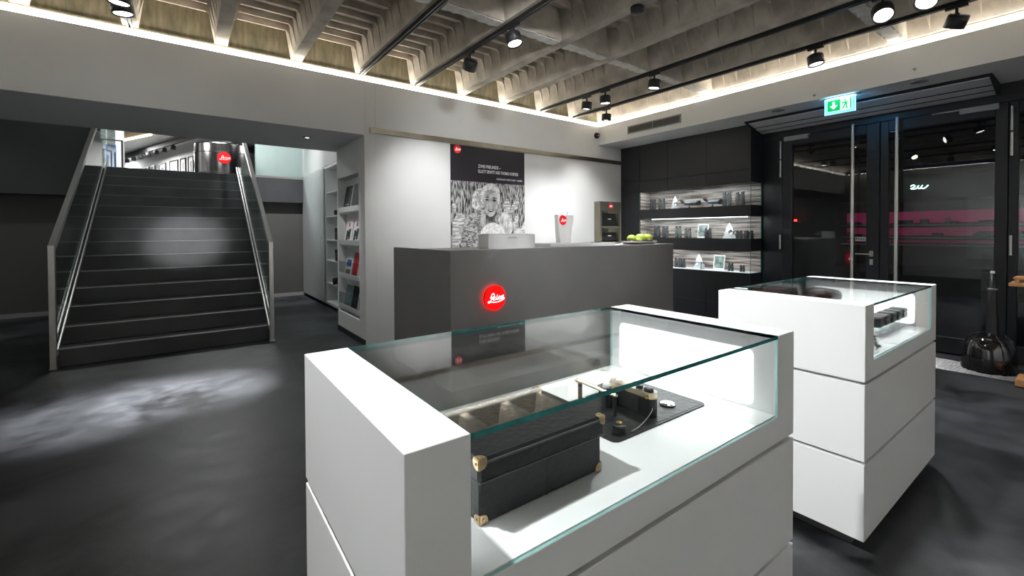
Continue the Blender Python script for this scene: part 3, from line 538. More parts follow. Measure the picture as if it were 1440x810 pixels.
# things on the desk
pd_ = thing('white_tray', 'flat white tray lying along the top of the grey desk', 'tray', (3.7, 3.75, DT))
MB().bbox(3.12, 4.15, 3.55, 3.95, DT-.004, DT+.004, .002).build('base', LACQ, pd_)
for a in ((3.12, 4.15, 3.55, 3.56), (3.12, 4.15, 3.94, 3.95), (3.12, 3.13, 3.56, 3.94), (4.14, 4.15, 3.56, 3.94)): MB().box(a[0], a[1], a[2], a[3], DT, DT+.028).build('rim', LACQ, pd_)
t = thing('desk_screen', 'white low curved screen housing on the grey desk in front of the poster', 'screen', (2.62, 3.6, DT))
cv = [(2.62+.3*math.sin(a), 3.5+.5*(1-math.cos(a))) for a in (math.radians(-75+150*k/16) for k in range(17))]
cv = [(2.33+.57*k/16, 3.46+.07*((k-8)/8)**4+.01*abs(k-8)/8) for k in range(17)]
MB().prism(cv+[(2.9, 3.72), (2.33, 3.72)], .135, 0, (0, 0, DT-.004), (1, 0, 0), (0, 1, 0), (0, 0, 1)).build('housing', LACQ, t)
MB().bbox(2.5, 2.6, 3.452, 3.46, DT+.1, DT+.106, .001).build('slot', VENT, t); MB().bbox(2.345, 2.885, 3.56, 3.71, DT+.131, DT+.138, .002).build('top_cover', LACQ, t)
t = thing('carrier_bag', 'white upright carrier bag with a small red emblem on the grey desk', 'bag', (3.74, 4.0, DT))
MB().add([(3.65, 3.97, DT), (3.8, 3.97, DT), (3.79, 4.05, DT), (3.65, 4.05, DT), (3.615, 3.975, DT+.36), (3.885, 3.975, DT+.36), (3.875, 4.04, DT+.36), (3.615, 4.04, DT+.36)], [(0, 1, 5, 4), (1, 2, 6, 5), (2, 3, 7, 6), (3, 0, 4, 7), (0, 3, 2, 1), (4, 5, 6, 7)]).build('body', PAPER, t)
MB().tube(smooth_path([(3.71, 4.0, DT+.36), (3.72, 3.99, DT+.4), (3.78, 3.99, DT+.4), (3.79, 4.0, DT+.36)], 4), .004).build('handle', PAPER, t)
logo(t, (3.69, 3.968, DT+.295), (1, 0, 0), (0, 0, 1), (0, -1, 0), .058, .004)
t = thing('literature_stand', 'tall bronze metal leaflet stand with two black folders at the desk end', 'stand', (4.33, 3.85, DT))
x0, x1, yb = 4.14, 4.52, 3.78; STB = mat('stand_bronze', (.36, .34, .28), .35, .8, var=.08)
MB().box(x0, x0+.03, yb, yb+.1, DT, DT+.53).box(x1-.03, x1, yb, yb+.1, DT, DT+.53).box(x0+.03, x1-.03, yb, yb+.1, DT+.415, DT+.53).build('frame', STB, t)
MB().box(x0+.03, x1-.03, yb+.09, yb+.1, DT, DT+.415).build('back_plate', CHROME, t)
for z in (.0, .2): MB().prism([(yb, DT+z), (yb+.09, DT+z+.03), (yb+.09, DT+z+.04), (yb, DT+z+.02)], x1-x0-.06, 0, (x0+.03, 0, 0), (0, 1, 0), (0, 0, 1), (1, 0, 0)).build('ledge', STB, t)
logo(t, ((x0+x1)/2, yb-.001, DT+.475), (1, 0, 0), (0, 0, 1), (0, -1, 0), .034, .003)
for z, h, lab in ((.045, .1, 'low black folder in the bottom pocket of the leaflet stand'), (.225, .16, 'black folder in the upper pocket of the leaflet stand')):
    g_ = thing('folder', lab, 'folder', ((x0+x1)/2, yb+.04, DT+z), 0, 'folders in the leaflet stand')
    MB().prism([(yb+.01, DT+z), (yb+.03, DT+z), (yb+.075, DT+z+h), (yb+.06, DT+z+h)], x1-x0-.09, 0, (x0+.045, 0, 0), (0, 1, 0), (0, 0, 1), (1, 0, 0)).build('cover', BLACK, g_)
    MB().prism([(-.03, 0), (.03, 0), (.03, .012), (-.03, .012)], .002, 0, ((x0+x1)/2, yb+.012+.0045, DT+z+h*.5), (1, 0, 0), (0, .3, .95), (0, -.95, .3)).build('print', PAPER, g_)
pc = Vector((4.57, 3.52, DT)); t = thing('fruit_platter', 'oval silver platter holding green apples at the end of the grey desk', 'platter', pc)
def oval(prof, c, ax, ay, n=36):
    mb = MB(); vs = []; fs = []
    for r, h in prof: vs += [(c.x+ax*r*math.cos(2*math.pi*i/n), c.y+ay*r*math.sin(2*math.pi*i/n), c.z+h) for i in range(n)]
    for k in range(len(prof)-1): fs += [(k*n+i, k*n+(i+1) % n, (k+1)*n+(i+1) % n, (k+1)*n+i) for i in range(n)]
    return mb.add(vs, fs, 0, True)
oval([(.0, .004), (.8, .004), (.97, .028), (1, .03), (.98, .022), (.82, 0), (0, 0)], pc, .29, .15).build('plate', CHROME, t)
oval([(.99, .03), (1.01, .032), (1.01, .042), (.99, .043), (.97, .036)], pc, .29, .15).build('rim', CHROME, t)
for k in range(16):
    a = 2*math.pi*k/16; MB().cyl((pc.x+.285*math.cos(a), pc.y+.147*math.sin(a), DT+.018), (pc.x+.288*math.cos(a), pc.y+.149*math.sin(a), DT+.034), .005, n=6).build('bead', CHROME, t)
APPLE = mat('green_apple', (.38, .55, .06), .3, scale=14, col2=(.55, .68, .14)); STEM = mat('apple_stem', (.1, .07, .03), .7, var=.2); LEAFM = mat('moss_leaf', (.12, .22, .03), .6, scale=40, col2=(.3, .4, .06))
def apple(x, y, r, lab, blush=False, z=0):
    a = thing('apple', lab, 'apple', (x, y, DT+.012+z), random.uniform(0, 6), 'green apples on the silver platter')
    pr = [(0, .12)]+[(r*math.sin(t_)*(1+.06*math.sin(t_)), r*.95*(1-math.cos(t_))*1.0) for t_ in (math.pi*k/14 for k in range(1, 13))]
    pr = [(max(p[0], .001), p[1]) for p in pr[1:]]+[(r*.12, r*1.86), (r*.04, r*1.74), (0, r*1.72)]
    MB().lathe([(0, r*.06)]+pr, (0, 0, 0), 24).build('flesh', APPLE, a, local=True); MB().cyl((0, 0, r*1.7), (r*.15, 0, r*2.15), r*.05, r*.07, 8).build('stem', STEM, a, local=True)
for x, y, r, lab in ((-.17, -.01, .054, 'green apple at the left end of the silver platter'), (.0, -.01, .061, 'large green apple in the middle of the silver platter'), (.155, .0, .06, 'green apple at the right end of the silver platter'), (-.1, -.055, .036, 'small pale apple lying in front on the silver platter'), (.078, .085, .036, 'green apple half hidden between the middle and right apples')): apple(pc.x+x, pc.y+y, r, lab)
t = thing('radish', 'small pink fruit tucked in front of the right apple', 'fruit', (pc.x+.1, pc.y-.07, DT+.03)); MB().lathe([(0, 0), (.014, .004), (.019, .016), (.014, .028), (0, .033)], (pc.x+.1, pc.y-.07, DT+.03), 16).build('flesh', mat('pink_fruit', (.7, .15, .13), .4, var=.1), t); MB().cyl((pc.x+.1, pc.y-.07, DT+.062), (pc.x+.104, pc.y-.07, DT+.072), .002, n=6).build('stem', STEM, t)
lf = MB(); random.seed(5)
for k in range(150):
    a = random.uniform(0, 6.28); rr = random.uniform(.3, .95); p = Vector((pc.x+.27*rr*math.cos(a), pc.y+.14*rr*math.sin(a), DT+.03+random.uniform(0, .018)*(1.2-rr))); d = Vector((random.uniform(-1, 1), random.uniform(-1, 1), random.uniform(-.2, .6))).normalized(); s_ = d.cross(Vector((0, 0, 1))).normalized()*.007; l_ = random.uniform(.02, .038)
    lf.add([p, p+d*l_*.5+s_, p+d*l_, p+d*l_*.5-s_, p+d*l_*.5+Vector((0, 0, .004))], [(0, 1, 4), (1, 2, 4), (2, 3, 4), (3, 0, 4)])
tag(lf.build('leaf_bed', LEAFM), 'bed of small green leaves under the apples on the platter', 'leaves', kind='stuff')
# ------------------------------------------------------------------ poster
PX0, PX1, PZ0, PZ1 = 2.85, 4.09, .98, 2.515; yp = YW-.002
po = thing('poster', 'tall exhibition poster with a grey portrait photograph under a black heading', 'poster', (3.47, YW, PZ0))
PB = mat('poster_black', (.014, .011, .016), .45, var=.1, scale=2)
MB().box(PX0, PX1, yp-.006, yp, PZ0, PZ1).build('panel', PB, po)
def pz(px, py):
    s_ = (px-60)/463; top = 62+55*s_; k = .002085*(1+.2*s_); return PX0+1.24*s_, PZ1-(py-top)*k
lay = [0]
def layer(nm, pts, m, n=3, parent=None):
    lay[0] += 1; y = yp-.006-.0006*lay[0]
    P = [pz(*p) for p in pts]
    if n > 1: P = smooth_path(P+[P[0]], n)[:-1]
    P = [(min(max(x, PX0+.002), PX1-.002), max(z, PZ0+.002)) for x, z in P]
    bm_pts = [(x, z) for x, z in P]
    o = MB().prism(bm_pts, .0005, 0, (0, y, 0), (1, 0, 0), (0, 0, 1), (0, -1, 0)).build(nm, m, parent or ph)
    return o
ph = MB().box(PX0+.004, PX1-.004, yp-.0064, yp-.006, PZ0, 2.035).build('photograph', mat('print_stalks', (.015, .015, .017), .55, scale=12, col2=(.55, .55, .55), stretch=(5, 1, .8), detail=8, rp=(.43, .6)), po)
pm = lambda nm, a, b_, sc=14, st=(1, 1, 1): mat(nm, (a,)*3, .55, scale=sc, col2=(b_,)*3, stretch=st, detail=8, rp=(.42, .58))
LF, LF2 = pm('print_leaf', .3, .75, 9, (1, 1, 4)), pm('print_leaf_pale', .4, .8, 9, (4, 1, 1))
for pts in ([(68, 440), (92, 450), (86, 490), (68, 515)], [(68, 600), (75, 540), (112, 498), (142, 520), (130, 572), (85, 640)], [(68, 650), (110, 610), (120, 560), (128, 640), (95, 712), (68, 712)], [(376, 440), (398, 388), (424, 430), (412, 478), (390, 470)], [(424, 476), (440, 425), (484, 402), (470, 448)], [(445, 600), (448, 530), (466, 488), (478, 545), (458, 606)], [(380, 470), (430, 500), (432, 560), (400, 590), (370, 540)], [(455, 610), (480, 560), (528, 575), (528, 660), (470, 665)], [(500, 560), (527, 520), (527, 600)]): layer('leaf', pts, LF)
layer('second_figure', [(185, 455), (180, 400), (200, 352), (240, 334), (262, 372), (256, 440), (222, 468)], pm('print_fluff', .35, .85, 30))
layer('shirt', [(112, 722), (122, 610), (150, 520), (205, 478), (255, 462), (330, 480), (330, 600), (300, 722)], pm('print_plaid', .12, .55, 26, (1, 1, 2)))
layer('shoulder', [(352, 470), (400, 488), (432, 530), (436, 585), (400, 612), (352, 600)], pm('print_sleeve', .5, .8, 12))
layer('neck', [(258, 470), (330, 470), (335, 540), (262, 540)], pm('print_neck', .05, .2, 12))
layer('hair', [(238, 405), (237, 352), (258, 316), (298, 302), (338, 318), (354, 358), (350, 420), (338, 450), (300, 380), (252, 430)], pm('print_hair', .55, .9, 40))
layer('face', [(247, 395), (262, 352), (296, 342), (328, 354), (340, 400), (334, 460), (312, 498), (290, 506), (268, 488), (252, 444)], pm('print_face', .34, .62, 14))
for pts, m in (([(258, 402), (272, 396), (284, 404), (272, 410)], 0), ([(304, 404), (316, 398), (330, 406), (316, 413)], 0), ([(254, 390), (272, 383), (286, 392), (272, 390)], 0), ([(302, 392), (318, 386), (334, 396), (318, 394)], 0), ([(288, 410), (296, 408), (302, 440), (290, 448), (283, 440)], 1), ([(272, 458), (292, 463), (314, 459), (304, 476), (284, 476)], 0), ([(278, 462), (293, 466), (309, 462), (302, 469), (286, 469)], 2)):
    layer('feature', pts, [pm('print_dark', .02, .06), pm('print_mid', .5, .65), pm('print_light', .8, .85)][m], 3)
layer('scarf', [(338, 430), (362, 425), (362, 500), (335, 545), (318, 520), (334, 480)], pm('print_scarf', .2, .55, 30, (3, 1, 1)))
layer('collar', [(228, 560), (236, 480), (256, 470), (262, 530), (250, 572)], pm('print_collar', .35, .6, 20))
layer('dog', [(226, 720), (226, 640), (236, 590), (268, 555), (312, 540), (356, 560), (386, 602), (392, 722)], pm('print_dog', .7, .95, 30))
layer('dog_muzzle', [(250, 705), (270, 640), (300, 612), (328, 625), (318, 690), (290, 715)], pm('print_muzzle', .25, .6, 24))
layer('dog_eye', [(246, 712), (256, 684), (282, 690), (300, 700), (292, 716)], MATS['print_dark'])
layer('leaf', [(372, 545), (340, 530), (352, 500), (386, 498), (404, 550), (394, 590)], LF2)
PW = mat('poster_white', (.85, .85, .85), .5, var=.01)
yt = yp-.0075
text('heading', 'ZWEI FREUNDE \u2013', .062, PW, po, (3.28, yt, 2.235), (1, 0, 0), (0, 0, 1), .78)
text('heading', 'ELLIOTT ERWITT UND THOMAS HOEPKER', .062, PW, po, (3.28, yt, 2.165), (1, 0, 0), (0, 0, 1), .585)
text('date_line', 'AUSSTELLUNG VOM 27.11.2015 \u2013 13.2.2016', .034, PW, po, (4.045, yt, 2.085), (1, 0, 0), (0, 0, 1), .72, 'RIGHT')
logo(po, (2.955, yp-.006, 2.455), (1, 0, 0), (0, 0, 1), (0, -1, 0), .055, .001)
# ------------------------------------------------------------------ brochure rack on the pier
XP = 1.838
rk = thing('brochure_rack', 'white four tier brochure rack on the side of the pier beside the stairs', 'rack', (1.65, 5.93, .2))
BRM = [mat('cover_black', (.012, .012, .014), .6, var=.3), mat('cover_grey', (.2, .21, .22), .4, var=.2), mat('cover_red', (.6, .02, .03), .4, var=.1), PAPER, mat('cover_blue', (.03, .15, .4), .4, var=.2), mat('cover_teal', (.2, .32, .34), .4, var=.2)]
MB().box(XP-.012, XP-.001, 5.48, 6.36, .28, 2.07).build('back_panel', LACQ, rk)
TZ = [1.6, 1.165, .72, .3]
for i, z in enumerate(TZ):
    lip = [(-.012, 0), (-.09, 0), (-.115, .02), (-.125, .085), (-.115, .085), (-.105, .03), (-.085, .012), (-.012, .012)]
    tr = MB().prism(lip, .88, 0, (XP, 5.482, z), (1, 0, 0), (0, 0, 1), (0, 1, 0)).build('tray', LACQ, rk)
    if i > 1: MB().box(XP-.122, XP-.118, 5.49, 6.35, z+.08, z+.24, 0, 1).build('acrylic_pane', [G, GEDGE], tr)
tn = ['top', 'second', 'third', 'bottom']
def brochure(i, y, wd, h, m, lab, lean=.06, yaw_=0):
    z = TZ[i]+.013; t = thing('brochure', lab, 'brochure', (XP-.06, y, z), 0, 'brochures in the pier rack')
    for k in range(3): MB().prism([(-.085+k*.004, 0), (-.0815+k*.004, 0), (-.0815+lean+k*.004, h-.002*k), (-.085+lean+k*.004, h-.002*k)], wd, 0, (XP, y-wd/2, z), (1, 0, 0), (0, 0, 1), (0, 1, 0)).build(['cover', 'page', 'page'][k], [m, PAPER, PAPER][k], t)
    return t
def deco(t, i, y, cols):
    z = TZ[i]+.013
    for (ya, yb_, za, zb2, m) in cols:
        f = lambda zz: XP-.0858+.06*zz/.33
        MB().add([(f(za), ya+y, z+za), (f(za), yb_+y, z+za), (f(zb2), yb_+y, z+zb2), (f(zb2), ya+y, z+zb2), (f(za)-.001, ya+y, z+za), (f(za)-.001, yb_+y, z+za), (f(zb2)-.001, yb_+y, z+zb2), (f(zb2)-.001, ya+y, z+zb2)], [(0, 1, 2, 3), (7, 6, 5, 4), (0, 4, 5, 1), (3, 2, 6, 7), (0, 3, 7, 4), (1, 5, 6, 2)]).build('cover_print', m, t)
t = brochure(0, 6.15, .3, .36, BRM[0], 'black brochure with a red mark at the left of the top rack tier'); deco(t, 0, 6.15, [(.02, .1, .25, .29, BRM[2]), (-.1, .08, .1, .2, BRM[1])])
t = brochure(0, 5.8, .3, .37, BRM[0], 'black brochure showing a grey camera at the right of the top rack tier'); deco(t, 0, 5.8, [(-.1, .1, .12, .24, BRM[1])])
brochure(0, 5.56, .14, .35, BRM[1], 'slim grey brochure at the outer end of the top rack tier')
for y, nm in ((6.12, 'left'), (5.79, 'right')):
    t = brochure(1, y, .29, .34, PAPER, 'white brochure picturing black binoculars, %s one on the second rack tier' % nm)
    deco(t, 1, y, [(-.09, -.01, .08, .22, BRM[0]), (.01, .09, .06, .2, BRM[0]), (-.01, .01, .12, .18, BRM[0]), (-.02, .04, .25, .3, BRM[2])])
brochure(1, 5.57, .12, .3, BRM[1], 'narrow dark brochure at the outer end of the second rack tier')
t = brochure(2, 6.13, .3, .34, PAPER, 'white brochure with a blue picture on the third rack tier'); deco(t, 2, 6.13, [(-.1, .1, .16, .25, BRM[4]), (-.1, .1, .04, .12, BRM[1])])
brochure(2, 5.84, .2, .35, BRM[2], 'plain red brochure on the third rack tier'); brochure(2, 5.68, .1, .35, PAPER, 'white brochure beside the red one on the third rack tier'); brochure(2, 5.57, .1, .33, BRM[0], 'black brochure at the outer end of the third rack tier')
brochure(3, 6.17, .26, .32, BRM[5], 'pale teal brochure at the left of the bottom rack tier'); brochure(3, 5.88, .24, .33, BRM[0], 'black brochure in the middle of the bottom rack tier'); brochure(3, 5.68, .1, .33, PAPER, 'white brochure on the bottom rack tier'); brochure(3, 5.57, .1, .32, BRM[0], 'black brochure at the outer end of the bottom rack tier')
spot((1.2, 5.75, 2.46), (1.68, 5.92, 1.25), 16, 70, .9)
t = thing('recessed_downlight', 'small recessed downlight under the header in front of the brochure rack', 'downlight', (1.2, 5.75, 2.48)); MB().lathe([(.045, .013), (.045, 0), (.036, -.002), (.03, .01)], (1.2, 5.75, 2.48), 24).build('rim', VENT, t); MB().lathe([(0, .008), (.031, .008)], (1.2, 5.75, 2.48), 20).build('lens', emis('downlight_lens', (1, .97, .92), 6), t)
# ------------------------------------------------------------------ display cases
LP = emis('case_panel', (.97, 1, 1), 1.45)
def case(x0, x1, y0, y1, label):
    t = thing('display_case', label, 'display case', ((x0+x1)/2, (y0+y1)/2, 0)); wl = .108; zt, zd = 1.04, .8
    MB().bbox(x0+.06, x1-.06, y0+.06, y1-.06, 0, .06, .002).build('plinth', mat('plinth_grey', (.11, .105, .1), .5, var=.05), t)
    MB().box(x0+.02, x1-.02, y0+.02, y1-.02, .06, .73).build('core', GREYP, t)
    for z0, z1, nm in ((.062, .381, 'lower_drawer'), (.394, .711, 'middle_drawer')): MB().bbox(x0, x1, y0, y1, z0, z1, .0018).build(nm, LACQ, t)
    sh = MB().prism([(x0, .724), (x1, .724), (x1, zt), (x1-wl, zt), (x1-wl, zd), (x0+wl, zd), (x0+wl, zt), (x0, zt)], y1-y0, 0, (0, y0, 0), (1, 0, 0), (0, 0, 1), (0, 1, 0)).build('shell', LACQ, t)
    bv = sh.modifiers.new('bevel', 'BEVEL'); bv.width = .0018; bv.segments = 2
    MB().box(x0+wl+.002, x1-wl-.002, y0+.0075, y1-.0115, zd, zd+.003).build('deck', DECKW, t)
    for xa, s_ in ((x0+wl, 1), (x1-wl, -1)):
        rr = .02; ya, yb_, za, zb2 = y0+.07, y1-.05, zd+.012, zt-.055
        pl_ = []
        for cx, cz, a0 in ((yb_-rr, zb2-rr, 0), (ya+rr, zb2-rr, 90), (ya+rr, za+rr, 180), (yb_-rr, za+rr, 270)): pl_ += [(cx+rr*math.cos(math.radians(a0+k*22.5)), cz+rr*math.sin(math.radians(a0+k*22.5))) for k in range(5)]
        MB().prism(pl_, .002, 0, (xa, 0, 0), (0, 1, 0), (0, 0, 1), (s_, 0, 0)).build('light_panel', LP, t)
    MB().box(x0+wl, x1-wl, y0+.001, y0+.007, zd, zt-.0105, 0, 1).build('front_pane', [G, GEDGE2], t)
    MB().box(x0+wl, x1-wl, y1-.011, y1-.001, zd, zt-.0105, 0, 1).build('rear_pane', [G, GEDGE2], t)
    MB().box(x0+wl, x1-wl, y0+.0005, y1-.0005, zt-.01, zt-.0002, 0, 1).build('top_pane', [G, GEDGE], t)
    return t
c1 = case(.243, 1.508, .585, 1.225, 'near white display case with glass top holding a black leather box')
c2 = case(2.235, 3.44, .603, 1.225, 'farther white display case near the doors holding small black boxes')
for c, x, lab in ((c1, 1.3, 0), (c2, 3.2, 1)): MB().cyl((x, 1.2135, .83), (x, 1.205, .83), .014, n=16).build('lock', BLACK, c)
ZK = .803
# black leather trunk
bx0, bx1, by0, by1, bh = .43, .765, .69, .93, .125
t = thing('leather_box', 'black leather box with brass corners in the near display case', 'box', ((bx0+bx1)/2, (by0+by1)/2, ZK))
MB().bbox(bx0+.004, bx1-.004, by0+.004, by1-.004, ZK, ZK+.083, .004).build('body', LEATH, t)
ld = MB().bbox(bx0, bx1+.004, by0, by1, ZK+.08, ZK+bh, .006).build('lid', LEATH, t)
PIP = mat('leather_edge', (.09, .09, .095), .4, var=.2, scale=40)
MB().box(bx0+.002, bx1+.002, by0-.0015, by0+.002, ZK+bh-.009, ZK+bh-.005).box(bx0+.002, bx1+.002, by0-.0015, by0+.002, ZK+.081, ZK+.083).build('piping', PIP, ld)
MB().box((bx0+bx1)/2-.001, (bx0+bx1)/2+.001, by0+.003, by0+.005, ZK+.002, ZK+.08).build('seam', BLACKM, t)
def corner(x, y, z, sx, sy, sz, par):
    s_ = .018; th = .0018; mb = MB(); arc = [(0, 0)]+[(s_*math.cos(a)**.7 if math.cos(a) > 0 else 0, s_*math.sin(a)**.7 if math.sin(a) > 0 else 0) for a in (math.radians(k*15) for k in range(7))]
    mb.prism(arc, th, 0, (x, y, z), (sx, 0, 0), (0, 0, sz), (0, -sy, 0)); mb.prism(arc, th, 0, (x, y, z), (0, sy, 0), (0, 0, sz), (-sx, 0, 0)); mb.prism(arc, th, 0, (x, y, z), (sx, 0, 0), (0, sy, 0), (0, 0, -sz))
    o = mb.build('corner_fitting', BRASS, par); dx = .008
    MB().cyl((x+sx*dx, y-sy*.002, z+sz*dx), (x+sx*dx, y-sy*.004, z+sz*dx), .003, n=10).cyl((x-sx*.002, y+sy*dx, z+sz*dx), (x-sx*.004, y+sy*dx, z+sz*dx), .003, n=10).cyl((x+sx*dx, y+sy*dx, z-sz*.002), (x+sx*dx, y+sy*dx, z-sz*.004), .003, n=10).build('rivet', BRASS, o)
for y, sy in ((by0, 1), (by1, -1)):
    for x, sx in ((bx0, 1), (bx1+.004, -1)): corner(x, y, ZK+bh, sx, sy, -1, ld)
    for x, sx in ((bx0+.004, 1), (bx1-.004, -1)): corner(x, y+sy*.004, ZK+.0025, sx, sy, 1, t)
MB().bbox(bx0-.004, bx0+.004, by0+.06, by0+.09, ZK+.06, ZK+.1, .002).build('clasp', BRASS, t)
# black display mat with camera and accessories
mx0, mx1, my0, my1 = .885, 1.315, .757, 1.03
def rrect(x0, x1, y0, y1, r):
    o = []
    for cx, cy, a0 in ((x1-r, y1-r, 0), (x0+r, y1-r, 90), (x0+r, y0+r, 180), (x1-r, y0+r, 270)): o += [(cx+r*math.cos(math.radians(a0+k*18)), cy+r*math.sin(math.radians(a0+k*18))) for k in range(6)]
    return o
tag(MB().prism(rrect(mx0, mx1, my0, my1, .02), .004, 0, (0, 0, ZK), (1, 0, 0), (0, 1, 0), (0, 0, 1)).prism(rrect(mx0+.008, mx1-.008, my0+.008, my1-.008, .014), .0006, 0, (0, 0, ZK+.004), (1, 0, 0), (0, 1, 0), (0, 0, 1)).build('display_mat', LEATH), 'black rounded leather mat under the camera in the near display case', 'mat')
ZM = ZK+.0046
kc = thing('rangefinder_camera', 'black rangefinder camera with gold and chrome trim standing on the leather mat', 'camera', (1.098, .872, ZM), math.radians(-93))
kc.scale = (1.22, 1.22, 1.0)
bp_ = rrect(-.07, .07, -.017, .017, .0165)
MB().prism(bp_, .058, 0, (0, 0, 0), (1, 0, 0), (0, 1, 0), (0, 0, 1)).build('body', LEATH, kc, local=True)
MB().prism(rrect(-.0705, .0705, -.0175, .0175, .017), .014, 0, (0, 0, .058), (1, 0, 0), (0, 1, 0), (0, 0, 1)).build('top_plate', mat('champagne_metal', (.62, .58, .46), .3, 1., var=.06), kc, local=True)
MB().prism(rrect(-.0708, .0708, -.0178, .0178, .017), .003, 0, (0, 0, .055), (1, 0, 0), (0, 1, 0), (0, 0, 1)).build('gold_band', GOLD, kc, local=True)
MB().box(-.045, .035, -.0185, -.0172, .008, .05).build('rear_door', BLACK, kc, local=True)
for x, r, h in ((.05, .012, .009), (.022, .009, .008), (-.045, .011, .007)): MB().lathe([(0, h), (r*.9, h), (r, h*.8), (r, 0)], (x, 0, .072), 20).build('dial', BLACK if x > 0 else CHROME, kc, local=True)
MB().lathe([(0, 0), (.024, 0), (.024, .012), (.02, .014), (.02, .03), (.016, .032), (.014, .026), (0, .024)], (0, .017, .03), 24, 0, (0, 1, 0)).build('lens', BLACK, kc, local=True)
MB().cyl((.06, -.018, .062), (.06, -.021, .062), .006, n=14).build('eyepiece', GOLD, kc, local=True)
for x in (-.06, -.02, .03): MB().box(x-.006, x+.006, .0176, .0182, .06, .069).build('finder_window', CHROME, kc, local=True)
for k in range(5): MB().cyl((-.052, -.0178, .012+k*.008), (-.052, -.019, .012+k*.008), .0015, n=8).build('perforation', PAPER, kc, local=True)
lz = thing('film_winder', 'black winder unit with a silver top knob behind the rangefinder camera', 'camera accessory', (1.048, .93, ZM))
MB().lathe([(0, .06), (.015, .06), (.016, .057), (.016, 0)], (1.048, .93, ZM), 24).build('barrel', BLACK, lz); MB().lathe([(0, .068), (.0135, .068), (.015, .064), (.015, .06)], (1.048, .93, ZM), 24).build('knob', PAPER, lz)
pl_ = thing('camera_base_bar', 'long champagne coloured metal base bar leaning behind the camera on the leather mat', 'camera accessory', (.99, .945, ZM), math.radians(-93))
MB().bbox(-.085, .085, .02, .032, .055, .066, .004).build('bar', MATS['champagne_metal'], pl_, local=True); MB().cyl((-.075, .026, 0), (-.075, .026, .056), .007).cyl((.075, .026, 0), (.075, .026, .056), .006).build('support', BLACK, pl_, local=True)
MB().cyl((-.085, .026, .06), (-.094, .026, .06), .009, n=16).build('thumb_screw', BRASS, pl_, local=True)
for x, y, n_, lab in ((.934, .79, 3, 'stack of black lens caps at the front corner of the leather mat'),):
    t = thing('lens_cap_stack', lab, 'lens cap', (x+.005, y, ZM)); 
    for k in range(n_): MB().lathe([(0, .007), (.017, .007), (.0185, .0055), (.0185, 0), (0, 0)], (x+.005, y, ZM+k*.0075), 24).build('cap', BLACK, t)
    MB().lathe([(.006, 0), (.008, .004), (.006, .006), (0, .006)], (x+.005, y, ZM+n_*.0075), 16).build('knob', GOLD, t)
t = thing('silver_disc', 'round silver disc lying on the right of the leather mat', 'disc', (1.207, .825, ZM)); MB().lathe([(0, .006), (.021, .006), (.023, .004), (.023, 0), (0, 0)], (1.207, .825, ZM), 28).build('disc', CHROME, t); MB().lathe([(.0232, .001), (.024, .0015), (.024, .003), (.0232, .0035)], (1.207, .825, ZM), 28).build('rim', BLACK, t)
t = thing('lens_pouch', 'small dark leather pouch at the back of the leather mat', 'pouch', (1.15, 1.0, ZM)); MB().bbox(1.1, 1.2, .985, 1.02, ZM, ZM+.03, .008).build('pouch', LEATH, t); MB().bbox(1.098, 1.202, .982, 1.023, ZM+.02, ZM+.032, .006).build('flap', LEATH, t)
tag(MB().tube(smooth_path([(1.085, .79, ZM+.03), (1.07, .785, ZM+.022), (1.04, .782, ZM+.008), (1.0, .775, ZM+.002), (.965, .77, ZM+.002)], 5), .0013, 6).build('cable_release', STEEL), 'thin grey cable curving over the leather mat from the camera', 'cable')
# contents of the farther case
random.seed(11)
bname = ['nearest', 'second', 'third', 'fourth', 'farthest']; ACR = glass_mat('acrylic', (.9, .92, .92), .06); BROWN = mat('box_brown', (.05, .02, .014), .4, var=.3, scale=30)
for k in range(5):
    x = 2.85+k*.107; y = .735; lab = ('small dark brown case' if k == 1 else 'small black case')+' on a clear block by the doors, %s of the row' % bname[k]
    b_ = thing('acrylic_block', 'clear acrylic block in the farther display case, %s of the row' % bname[k], 'block', (x, y, ZK), 0, 'clear blocks in the farther display case')
    MB().bbox(x-.028, x+.028, y-.03, y+.03, ZK, ZK+.05, .002).build('block', ACR, b_); MB().box(x-.028, x+.028, y-.03, y+.03, ZK+.0002, ZK+.003).build('base_edge', PAPER, b_)
    t = thing('lens_case', lab, 'case', (x, y, ZK+.05), 0, 'small cases in the farther display case')
    m = BROWN if k == 1 else LEATH
    MB().bbox(x-.034, x+.034, y-.036, y+.036, ZK+.0505, ZK+.082, .005).build('body', m, t); MB().bbox(x-.035, x+.035, y-.037, y+.037, ZK+.08, ZK+.102, .006).build('lid', m, t)
t = thing('black_cup', 'black flared leather cup at the left of the farther display case front', 'cup', (2.62, .76, ZK)); MB().lathe([(0, 0), (.046, 0), (.052, .1), (.056, .11), (.056, .135), (.05, .135), (.047, .12), (.042, .01), (0, .008)], (2.62, .76, ZK), 28).build('cup', LEATH, t); MB().lathe([(.0562, .108), (.058, .112), (.058, .13), (.0562, .134)], (2.62, .76, ZK), 28).build('rim', BLACK, t)
t = thing('leather_strap', 'dark curled leather strap before the black cup in the farther display case', 'strap', (2.6, .66, ZK)); MB().tube(smooth_path([(2.53, .655, ZK+.007), (2.535, .66, ZK+.04), (2.56, .66, ZK+.055), (2.58, .66, ZK+.035), (2.58, .655, ZK+.009), (2.605, .65, ZK+.007)], 6), .006, 10).build('strap', BROWN, t); MB().bbox(2.6, 2.612, .643, .657, ZK+.001, ZK+.009, .001).build('buckle', STEEL, t)
t = thing('acrylic_block', 'small clear block at the front left corner of the farther display case', 'block', (2.47, .65, ZK)); MB().bbox(2.45, 2.5, .625, .69, ZK, ZK+.05, .002).build('block', ACR, t); MB().box(2.45, 2.5, .625, .69, ZK+.0002, ZK+.003).build('base_edge', PAPER, t)
